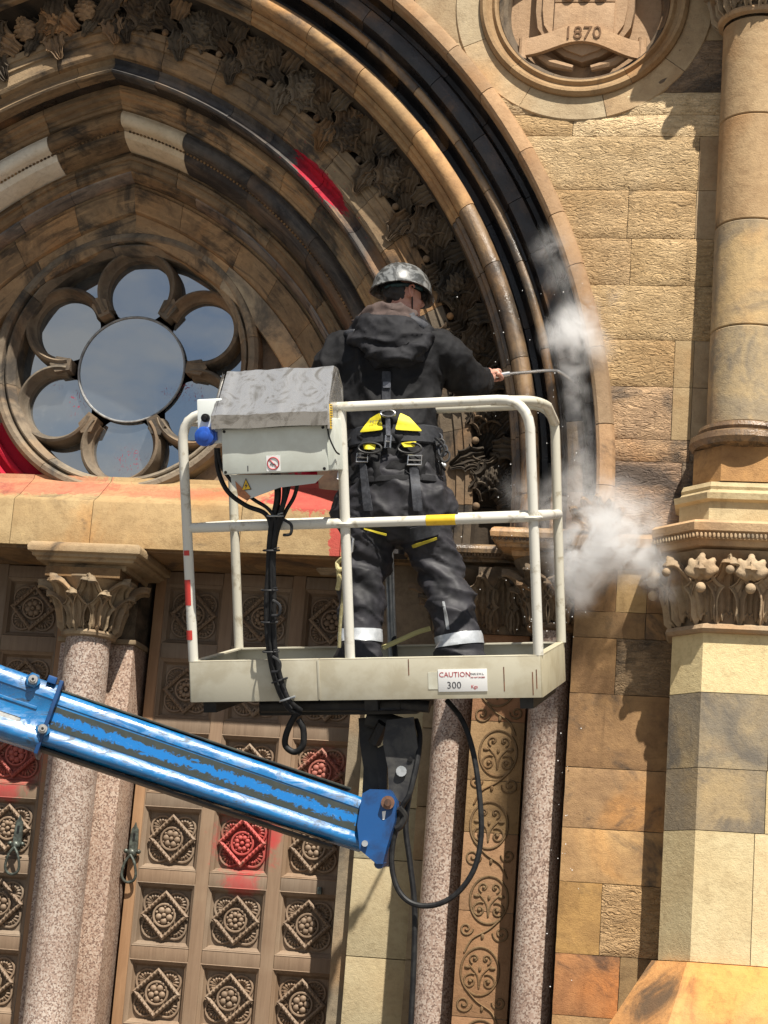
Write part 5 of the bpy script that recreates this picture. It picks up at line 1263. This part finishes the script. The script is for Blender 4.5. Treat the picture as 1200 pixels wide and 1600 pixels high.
# --- jacket: torso and arms
m = MB()
prof = [(762,620,74,.158),(740,620,76,.162),(705,617,73,.150),(670,615,71,.142),(640,612,73,.14),(610,610,80,.145),(580,610,88,.15),(555,612,91,.145),(535,614,86,.125),(518,617,66,.10),(503,620,44,.085)]
m.loft([ell(W(cx, y), hw*.00303, ry, 28, TI, .88) for y, cx, hw, ry in prof])
limb(m, [(540,548,.0,.10),(522,575,.02,.103),(512,610,.05,.092),(508,645,.10,.082),(520,662,.22,.072),(545,655,.34,.062),(575,640,.42,.055)])
limb(m, [(684,545,.0,.105),(704,560,.03,.104),(720,580,.10,.098),(734,595,.18,.090),(745,598,.24,.074),(753,597,.31,.058),(757,595,.345,.054)])
def wr_j(c):
    d = fold(c + Vector((c.z*.5,0,0)), 3.6, .026, (1.4, 1, .9)) + fold(c + Vector((1-c.z*.7,4,2)), 7, .011, (1.5, 1, .8)) + fold(c + Vector((7,4,2)), 15, .003, (1.4, 1, .8)) + .0025*mnoise.noise(c*32)
    zw = P(615, 690, YW).z
    d += .010*math.sin(c.z*70+4*mnoise.noise(c*5))*math.exp(-((c.z-zw)/.06)**2)
    e = W(738, 596, .18); d += .014*math.sin((c.x*.9-c.z*.5)*80 + 3*mnoise.noise(c*7))*math.exp(-((c-e).length/.11)**2)
    return d
me = voxelise(m, 'jacket', .0095, 3, wr_j); me.materials.append(M['cloth']); link('jacket', me, man)
# jacket skirt edge and centre seam
m = MB().loft([ell(W(620, y), hw*.00303, ry, 40, TI, .88) for y, hw, ry in ((751,76.5,.166),(753,78,.170),(760,78.5,.171),(762,76,.166))], cap=False)
m.v = [tuple(Vector(v)*1.0 + Vector((0,0,.006*mnoise.noise(Vector(v)*9)))) for v in m.v]; m.build('jacket_hem', M['cloth'], man, 1.5)
# --- hood of the jacket lying on the back, brown fleece hood above it
m = MB(); c = W(610, 528, -.135)
m.ball(c, 1, 22, 14, (.185,.085,.115), Matrix.Rotation(R_(9), 4, 'Y'))
m.ball(W(616, 556, -.14), 1, 18, 10, (.135,.062,.07))
m.tube(spline([W(545,520,-.06), W(562,536,-.16), W(595,552,-.20), W(630,556,-.20), W(660,538,-.17), W(670,515,-.06)], 5), .03, 10)
m.tube(spline([W(548,522,-.04), W(565,505,-.10), W(590,505,-.17), W(600,512,-.19)], 5), .032, 10)
def wr_h(c): return fold(c, 6, .022, (.8, 1, 1.8)) + fold(c+Vector((2,2,2)), 12, .009, (.8,1,1.7))
me = voxelise(m, 'hood', .010, 3, wr_h); me.materials.append(M['cloth']); link('hood', me, man, (1.7,1.7,1.75))
for pts_, r_ in (([W(640,494,-.10), W(655,508,-.09), W(668,520,-.06)], .03), ([W(545,524,-.03), W(540,519,-.08), W(556,519,-.12)], .018)):
    me = voxelise(MB().tube(spline(pts_, 4), r_, 10), 'hood_edge', .008, 2, wr_h); me.materials.append(M['webbing']); link('hood_edge', me, man, 1.6)
m = MB(); m.tube(spline([W(560,508,-.04), W(575,492,-.085), W(600,484,-.11), W(628,486,-.11), W(645,498,-.08)], 6), [.035]*25, 12)
m.tube(spline([W(562,514,-.07), W(585,500,-.12), W(612,497,-.13), W(640,505,-.12)], 6), .03, 12)
me = voxelise(m, 'fleece_hood', .009, 3, lambda c: fold(c, 12, .014, (1,1,1.5))); me.materials.append(M['brown']); link('fleece_hood', me, man)
m = MB(); m.ball(W(608, 515, -.15), 1, 18, 10, (.085,.05,.055), Matrix.Rotation(R_(20), 4, 'Y'))
me = voxelise(m, 'hood_lining', .008, 2, wr_h); me.materials.append(M['webbing']); link('hood_lining', me, man, (2.6,2.6,2.7))
# --- head: faces away, turned to the right
hc = W(629, 458, .0); fw = Vector((.80, .60, -.08)).normalized(); up = Vector((-.06, .05, 1)).normalized(); up = (up - fw*up.dot(fw)).normalized(); lf = up.cross(fw)
def H(f_, l_, u_): return hc + fw*f_ + lf*l_ + up*u_
HM = frame((0,0,0), fw, lf, up)
m = MB(); m.ball(H(0,0,.015), 1, 24, 16, (.098,.076,.112), HM); m.ball(H(.028,0,-.062), 1, 20, 12, (.066,.058,.062), HM)
m.ball(H(.086,0,-.088), .022, 12, 8); m.tube([H(.098,0,-.005), H(.114,0,-.030), H(.104,0,-.042)], [.010,.015,.010], 10)
m.ball(H(.092,0,-.064), 1, 10, 6, (.014,.024,.008), HM)
for s in (1,-1):
    m.ball(H(.004, s*.078, -.018), 1, 14, 10, (.020,.010,.033), HM); m.ball(H(.080, s*.032, -.005), .012, 8, 6); m.ball(H(.072, s*.036, -.040), .020, 8, 6)
limb(m, [(626,478,-.01,.055),(624,495,-.01,.058),(620,515,-.01,.062)])
# wrists and forearms run down inside the sleeves so that the body is one figure
limb(m, [(620,515,-.01,.05),(612,600,.0,.10),(615,700,.0,.10)]); limb(m, [(620,530,0,.05),(684,550,.0,.05),(734,595,.18,.042),(766,589,.41,.030)]); limb(m, [(615,530,0,.05),(540,555,.0,.05),(510,640,.09,.042),(590,634,.46,.03)])
limb(m, [(590,740,0,.08),(567,900,0,.06),(561,1030,-.02,.05)]); limb(m, [(640,740,0,.08),(690,900,.03,.06),(722,1030,-.02,.05)])
# ear rim
def wr_b(c): return .0012*mnoise.noise(c*40)
me = voxelise(m, 'body', .0075, 2, wr_b); me.materials.append(M['skin']); body = link('body', me, man)
for s in (1,-1):
    m = MB().tube(spline([H(.012,s*.086,-.045), H(-.006,s*.090,-.025), H(-.010,s*.092,.0), H(.006,s*.090,.014), H(.018,s*.086,.004)], 4), .0055, 7); m.build('ear_rim', M['skin'], body, (1,.9,.9))
    MB().ball(H(.098, s*.030, .004), .010, 10, 6).build('eye', M['sticker'], man)
m = MB(); m.ball(H(-.020,0,.0), 1, 22, 14, (.086,.074,.085), HM); m.ball(H(-.045,0,-.035), 1, 14, 10, (.045,.055,.04), HM)
me = voxelise(m, 'hair', .007, 2, lambda c: .006*mnoise.noise(c*60)); me.materials.append(M['hair']); link('hair', me, man)
# goggle strap and glasses
MB().tube([H(.096*math.cos(a), .081*math.sin(a), .012+.016*math.cos(a)) for a in [R_(40+280*i/24) for i in range(25)]], .010, 8).build('goggle_strap', M['teal'], man)
m = MB(); 
for s in (1,-1): m.ball(H(.092,s*.034,.005), 1, 12, 8, (.016,.030,.022), HM)
m.tube([H(.085,.05,.008), H(.004,.088,.004)], .0035, 6).tube([H(.085,-.05,.008), H(.004,-.088,.004)], .0035, 6); m.build('goggles', M['black'], man)
# helmet: shell with wavy flared brim
hm_ = MB(); n = 40; prof = [(90,.128),(72,.128),(52,.130),(34,.132),(18,.134),(6,.136),(-4,.140),(-10,.150),(-12,.156),(-13,.150),(-6,.132),(8,.127)]
rings = []
for e_, r in prof[1:]:
    ring_ = []
    for k in range(n):
        a = 2*math.pi*k/n; ee = R_(e_); brim = max(0, (6-e_)/18) if e_ < 6 else 0
        wave = .013*brim*math.cos(2*a)*-1 - .010*brim*math.cos(a)*0
        x = 1.08*r*math.cos(ee)*math.cos(a); y = .94*r*math.cos(ee)*math.sin(a); z = 1.0*r*math.sin(ee)
        ring_.append(H(x-.004, y, z+.022+wave))
    rings.append(ring_)
hm_.loft(rings[:], cap=False); o = len(hm_.v); hm_.v.append(tuple(H(-.004,0,.022+.129))); hm_.f += [(k, o, (k+1)%n) for k in range(n)]
helm = hm_.build('helmet', M['helmet'], man, None, 60)
m = MB().tube(spline([H(-.07,0,.128), H(-.10,.02,.10), H(-.125,.01,.06)], 4), [.012]*9, 8); m.build('helmet_ridge', M['helmet'], helm, 1.1)
m = MB()
for s in (-1, 1): m.tube([H(-.07, s*.035, .11), H(-.095, s*.05, .085), H(-.06, s*.07, .09), H(-.04, s*.055, .115)], .005, 6)
m.build('helmet_vent', M['helmet'], helm, .6)
MB().tube([H(.0,-.082,.02), H(.022,-.07,-.05), H(.04,-.045,-.098), H(.05,0,-.112)], .004, 6).tube([H(.0,.082,.02), H(.022,.07,-.05), H(.04,.045,-.098), H(.05,0,-.112)], .004, 6).build('chin_strap', M['black'], helm)
# --- hands: palm, four fingers and thumb closed round the lance
def hand(c, axis, back, side, nm):
    """c: grip centre on the lance; axis: along the lance; back: direction from the lance to the back of the hand; side: wrist direction"""
    axis, back = axis.normalized(), back.normalized(); side = side.normalized(); m = MB(); 
    wr = c + side*.085 + back*.022
    m.ball(c + side*.035 + back*.026, 1, 14, 10, (.042,.018,.044), frame((0,0,0), side, back, axis))
    m.tube([wr + side*.06, wr, c + side*.05 + back*.024], [.030,.029,.032], 12)
    dn = back; q = axis
    for i, (ln, off) in enumerate(((.92,.033),(1.0,.011),(.95,-.011),(.78,-.031))):
        b = c + q*off
        pts = [b + side*.006 + dn*.032, b - side*.024*ln + dn*.024, b - side*.032*ln - dn*.004, b - side*.016*ln - dn*.024, b + side*.008 - dn*.026]
        m.tube(spline(pts, 4), [.0105]*5+[.010]*4+[.0092]*4+[.0085]*4, 9); m.ball(pts[-1], .0085, 8, 6); m.ball(pts[1], .0112, 8, 6)
    b = c + q*.04 + side*.03
    pts = [b + dn*.018, b + q*.012 - dn*.002, b - side*.012 + q*.010 - dn*.018, b - side*.034 - dn*.022]
    m.tube(spline(pts, 4), [.0135]*5+[.012]*4+[.0105]*4, 9); m.ball(pts[-1], .0105, 8, 6)
    me = voxelise(m, 'hand', .0042, 2); me.materials.append(M['skin']); return link('hand', me, body)
LA, LBp = W(660, 612, .42), W(862, 579, .82)
lax = (LBp-LA).normalized()
hcR = LA + (LBp-LA)*.535
hcR = W(771, 588, .46); LA = hcR - lax*.40
hand(hcR, lax, Vector((-.2,-.75,.62)), (W(752,596,.30)-hcR), 'hand')
hcL = hcR - lax*.36; hand(hcL, lax, Vector((0,-.3,.9)), (W(560,650,.38)-hcL), 'hand')
# --- steam lance
tip = W(862, 579, .86)
ln = thing('steam_lance', 'thin steel steam lance with bent tip held by the worker', 'lance', tuple(hcR))
MB().tube(spline([hcR + lax*.08, hcR*.5+tip*.5+Vector((0,0,.004)), tip, W(876,582,.90), W(892,592,.94)], 6), .0085, 9).build('tube', M['steel'], ln)
MB().tube([hcR - lax*.42, hcR + lax*.09], [.015,.014], 12).build('grip', M['steel'], ln, (.9,.9,.9))
MB().tube([W(890,591,.937), W(897,596,.95)], [.011,.009], 10).build('nozzle', M['steel'], ln, .6)
MB().tube(spline([hcR - lax*.42, W(600,640,.42), W(585,700,.40), W(600,830,.38), W(612,960,.30), W(618,1030,.2)], 6), .013, 9).build('feed_hose', M['black'], ln)
# --- harness
hn = MB().loft([ell(W(616, y), hw*.00303, ry, 36, TI, .88) for y, hw, ry in ((673,74,.152),(675,77,.158),(700,78,.164),(703,75,.158))], cap=False).build('harness_belt', M['webbing'], man, .8)
def surf(px, py, extra=.012):
    """point on the back of the jacket below a pixel, standing a little proud of it"""
    o = Vector(CAM); d = Vector(CR @ np.array([px-600., 800.-py, -FPX])).normalized()
    dg = bpy.context.evaluated_depsgraph_get()
    for nm_ in ('jacket', 'trousers'):
        pass
    hit, loc, nor, idx, ob, mt = S.ray_cast(dg, o, d)
    k = 0
    while hit and ob.name.split('.')[0] not in ('jacket', 'trousers', 'harness_belt', 'hood') and k < 12:
        hit, loc, nor, idx, ob, mt = S.ray_cast(dg, loc + d*.002, d); k += 1
    return (loc - d*extra) if hit else P(px, py, YW-.16)
def patch(pxs, mat, name, extra=.010, tint=None, parent=None, th=.006, n=10):
    """a flat sewn pad following the back: quad strip between two pixel edges"""
    (a, b), (c_, d_) = pxs; f_ = []
    rows = []
    for i in range(n+1):
        t = i/n; row = []
        for j in range(4):
            s_ = j/3; x = (a[0]*(1-t)+b[0]*t)*(1-s_)+(c_[0]*(1-t)+d_[0]*t)*s_; y = (a[1]*(1-t)+b[1]*t)*(1-s_)+(c_[1]*(1-t)+d_[1]*t)*s_
            row.append(surf(x, y, extra))
        rows.append(row)
    v = [p for r in rows for p in r]; fs = [(i*4+j, i*4+j+1, i*4+5+j, i*4+4+j) for i in range(n) for j in range(3)]
    bm = bmesh.new(); vs = [bm.verts.new(p) for p in v]; [bm.faces.new([vs[k] for k in f]) for f in fs]
    for _ in range(2): bmesh.ops.smooth_vert(bm, verts=bm.verts, factor=.5, use_axis_x=True, use_axis_y=True, use_axis_z=True)
    bmesh.ops.recalc_face_normals(bm, faces=bm.faces); bmesh.ops.solidify(bm, geom=list(bm.faces), thickness=th)
    me = bpy.data.meshes.new(name); bm.to_mesh(me); bm.free(); me.materials.append(M[mat]); finish(me, 40); return link(name, me, parent or man, tint)
bpy.context.view_layer.update()
# yellow pads left and right of the spine, upper and lower
patch((((594,643),(603,672)),((577,654),(556,677))), 'hiviz', 'harness_pad', .020)
patch((((624,643),(611,672)),((641,652),(667,675))), 'hiviz', 'harness_pad', .020)
patch((((566,692),(588,692)),((568,703),(586,703))), 'hiviz', 'harness_pad', .026)
patch((((625,691),(652,690)),((632,699),(648,699))), 'hiviz', 'harness_pad', .026)
lt_ = surf(588, 662, .03)
btm = text_mesh('PETZL', .022, M['ink'], 'lettering', .0004); link('lettering', btm, man, None, frame(lt_ + Vector((0,-.006,0)), (1,0,.05), (-.05,.2,.98), (0,-.98,.2)))
# straps
patch((((595,578),(595,640)),((612,578),(612,640))), 'webbing', 'back_strap', .014, 1.4)
patch((((597,596),(597,606)),((611,596),(611,606))), 'webbing', 'strap_label', .022, 5)
patch((((601,648),(603,702)),((610,648),(612,702))), 'webbing', 'back_strap', .030, 3.0)
patch((((638,728),(644,800)),((655,728),(663,800))), 'webbing', 'leg_strap', .020, 1.9, n=14)
patch((((560,722),(566,800)),((572,722),(584,800))), 'webbing', 'leg_strap', .020, 1.5, n=14)
def buckle(px, py, w_, h_, tint=1.0, ex=.03):
    c = surf(px, py, ex); m = MB(); pts = [c + Vector((sx*w_, 0, sz*h_)) for sx, sz in ((-1,-1),(1,-1),(1,1),(-1,1))]
    m.tube([pts[0], pts[1], pts[2], pts[3]], .005, 7, closed=True).tube([c+Vector((-w_,0,0)), c+Vector((w_,0,0))], .004, 6); m.build('buckle', M['steel'], man, tint)
buckle(648, 719, .032, .022); buckle(566, 715, .026, .020, .9); buckle(606, 690, .012, .03, .8)
# d-ring at the back and side rings
for (x, y, r) in ((606,646,.030),(578,700,.048),(640,700,.048)):
    c = surf(x, y, .028); MB().tube([c + Vector((r*1.15*math.cos(a), .004*math.sin(a), r*.55*math.sin(a))) for a in [2*math.pi*i/20 for i in range(20)]], .0055, 7, closed=True).build('ring', M['blackmetal' if r > .04 else 'steel'], man, 1.3 if r > .04 else .6)
for sx, xs_ in ((1, 680), (-1, 548)):
    for k in range(4):
        c = W(xs_+sx*(4+4*k), 686+9*k, -.06-.02*k)
        MB().tube([c + Vector((.020*math.cos(a), .012*math.sin(a), .030*math.sin(a))) for a in [2*math.pi*i/14+k for i in range(14)]], .0055, 7, closed=True).build('carabiner', M['blackmetal' if k % 2 else 'webbing'], man, 1.6)
    MB().tube(spline([W(xs_, 684, -.1), W(xs_+sx*14, 700, -.12), W(xs_+sx*8, 722, -.12), W(xs_+sx*16, 735, -.1)], 5), .006, 7).build('gear_loop', M['black'], man)
MB().ball(W(694,727,-.1), .011, 8, 6).tube([W(686,720,-.1), W(694,728,-.1)], .006, 6).build('loop_tag', M['reflect'], man)
c = [W(536,714,-.1), W(531,730,-.1), W(528,748,-.1), W(534,752,-.1), W(541,730,-.1), W(541,714,-.1)]
MB().tube(c, .006, 7, closed=True).build('carabiner', M['steel'], man, 1.0)
# leg loops with yellow edging, reflective bands, boots
patch((((567,824),(606,834)),((568,828),(605,838))), 'hiviz', 'leg_loop', .010, (.75,.72,1.2))
patch((((642,851),(684,838)),((645,857),(684,843))), 'hiviz', 'leg_loop', .010, (.55,.52,.9))
patch((((638,822),(690,815)),((640,850),(686,838))), 'webbing', 'thigh_pad', .012, .8)
def band(x0, x1, ya0, ya1, h):
    """reflective tape sewn round a trouser leg: the strip of cloth between two planes, lifted 3 mm"""
    bm = bmesh.new(); bm.from_mesh(trousers.data); bm.transform(WORLD['trousers'])
    A, Bp = P(x0, ya0, YW-.1), P(x1, ya1, YW-.1); ex = (Bp-A).normalized(); n_ = Vector((0,1,.1)).cross(ex).normalized()
    if n_.z < 0: n_ = -n_
    A2 = P(x0, ya0+h, YW-.1)
    bmesh.ops.bisect_plane(bm, geom=bm.verts[:]+bm.edges[:]+bm.faces[:], plane_co=A, plane_no=n_, clear_outer=True)
    bmesh.ops.bisect_plane(bm, geom=bm.verts[:]+bm.edges[:]+bm.faces[:], plane_co=A2, plane_no=n_, clear_inner=True)
    m0 = (A+Bp)/2
    bmesh.ops.delete(bm, geom=[v for v in bm.verts if abs(v.co.x-m0.x) > .17], context='VERTS')
    bm.normal_update()
    for v in bm.verts: v.co += v.normal*.0035
    me = bpy.data.meshes.new('reflective_band'); bm.to_mesh(me); bm.free(); me.materials.append(M['reflect']); finish(me, 60); link('reflective_band', me, man)
band(530, 595, 982, 981, 20); band(680, 748, 994, 984, 19)
patch((((690,938),(697,985)),((695,938),(703,985))), 'reflect', 'paint_smear', .006, .55)
for (x, y) in ((561,1034),(724,1036)):
    m = MB(); a = W(x, y-8, -.02); m.ball(a+Vector((0,-.02,-.03)), 1, 14, 8, (.06,.085,.05)); m.ball(a+Vector((0,.11,-.05)), 1, 14, 8, (.056,.10,.04)); m.tube([a+Vector((0,0,.06)), a+Vector((0,0,-.04))], .062, 12)
    me = voxelise(m, 'boot', .009, 3); me.materials.append(M['black']); link('boot', me, man)
# lanyard with clip at the hip, pale hose on the floor
lan = thing('lanyard', 'olive rope lanyard hanging with a knot beside the worker\'s left leg', 'rope', tuple(W(535,860,-.2)))
MB().tube(spline([W(545,840,-.26), W(541,870,-.27), W(538,895,-.27), W(536,930,-.26), W(532,970,-.24), W(530,1012,-.22)], 6), .0085, 7).build('rope', M['rope'], lan)
MB().tube(spline([W(527,880,-.27), W(536,872,-.29), W(545,876,-.28), W(540,886,-.27), W(529,890,-.28), W(527,880,-.27), W(530,905,-.27), W(527,922,-.27)], 5), .011, 8).build('knot', M['rope'], lan, (1.8,1.75,1.7))
MB().tube([W(546,835,-.27), W(552,842,-.28), W(550,862,-.28), W(543,872,-.28), W(541,860,-.28)], .006, 7, closed=True).build('clip', M['steel'], lan)
yh = MB().tube(spline([W(598,1012,.16), W(625,1000,.18), W(652,988,.2), W(672,982,.2)], 6), .012, 9).build('floor_hose', M['yrope']); tag(yh, 'pale yellow hose curving over the platform floor between the boots', 'hose')

# ================================================================== STEAM AND SPRAY
blobs = [(897,520,-.12,.12,1.6),(925,545,-.14,.10,.45),(872,530,-.10,.09,.6),(893,575,-.10,.08,.55),(896,592,-.07,.05,.8),(899,610,-.09,.07,.35),(903,630,-.1,.08,.2),(862,385,-.07,.10,.28),(880,430,-.08,.10,.22),(905,480,-.1,.10,.35),
         (905,660,-.10,.09,.13),(908,695,-.1,.10,.13),(910,730,-.10,.11,.2),(900,770,-.12,.14,.38),(935,845,-.2,.16,1.2),(905,890,-.2,.13,1.3),(985,860,-.25,.16,.7),(1025,885,-.28,.12,.45),(905,930,-.2,.09,.6),(955,800,-.2,.16,.55),(1010,800,-.2,.12,.2),
         (850,800,.0,.13,.2),(812,770,.05,.10,.14),(880,850,-.1,.12,.35),(1040,915,-.3,.09,.3),(960,470,-.12,.08,.10)]
def steam_mat(items):
    m = bpy.data.materials.new('steam'); m.use_nodes = True; t = m.node_tree; t.nodes.clear()
    o = t.nodes.new('ShaderNodeOutputMaterial'); v = t.nodes.new('ShaderNodeVolumePrincipled'); t.links.new(v.outputs[0], o.inputs['Volume'])
    v.inputs['Color'].default_value = (.955,.96,.965,1); v.inputs['Anisotropy'].default_value = .1
    g = t.nodes.new('ShaderNodeNewGeometry'); acc = None
    def mt(op, a, b, clamp=False):
        n = t.nodes.new('ShaderNodeMath'); n.operation = op; n.use_clamp = clamp
        for i, x in ((0,a),(1,b)):
            if isinstance(x, (int,float)): n.inputs[i].default_value = x
            else: t.links.new(x, n.inputs[i])
        return n.outputs[0]
    nz1 = t.nodes.new('ShaderNodeTexNoise'); nz1.inputs['Scale'].default_value = 6.0; nz1.inputs['Detail'].default_value = 9; nz1.inputs['Roughness'].default_value = .66; nz1.inputs['Distortion'].default_value = 1.6
    t.links.new(g.outputs['Position'], nz1.inputs['Vector'])
    for x, y, Y, r, dn in items:
        c = P(x, y, Y); d = t.nodes.new('ShaderNodeVectorMath'); d.operation = 'DISTANCE'; t.links.new(g.outputs['Position'], d.inputs[0]); d.inputs[1].default_value = c
        k = mt('SUBTRACT', 1.0, mt('DIVIDE', d.outputs['Value'], r*1.55), True); k = mt('MULTIPLY', mt('MULTIPLY', k, k), dn)
        acc = k if acc is None else mt('ADD', acc, k)
    nn = mt('SUBTRACT', nz1.outputs['Fac'], .41, True)
    dens = mt('MULTIPLY', mt('MULTIPLY', acc, nn), 175.0); dens = mt('SUBTRACT', dens, .35, True) if False else dens
    t.links.new(dens, v.inputs['Density']); return m
sm_ = steam_mat(blobs)
mb = MB()
for x, y, Y, r, dn in blobs: mb.ball(P(x, y, Y), r*1.5, 14, 9)
me = voxelise(mb, 'steam', .03, 1); me.materials.append(sm_); stm = link('steam', me); tag(stm, 'white steam drifting off the wall and arch beside the lance', 'steam', kind='stuff')
dr = MB(); random.seed(3)
for k in range(110):
    x = random.gauss(835, 42); y = random.uniform(430, 1000) if k < 75 else random.uniform(880, 1560)
    if k >= 75: x = random.gauss(885, 18)
    dr.ball(P(x, y, random.uniform(-.45, .0)), random.choice((.0018,.002,.0026,.0034)), 5, 3)
d = dr.build('water_spray', M['sticker'], None, None, 60); tag(d, 'white water droplets flying off the jet around the jamb', 'water', kind='stuff')
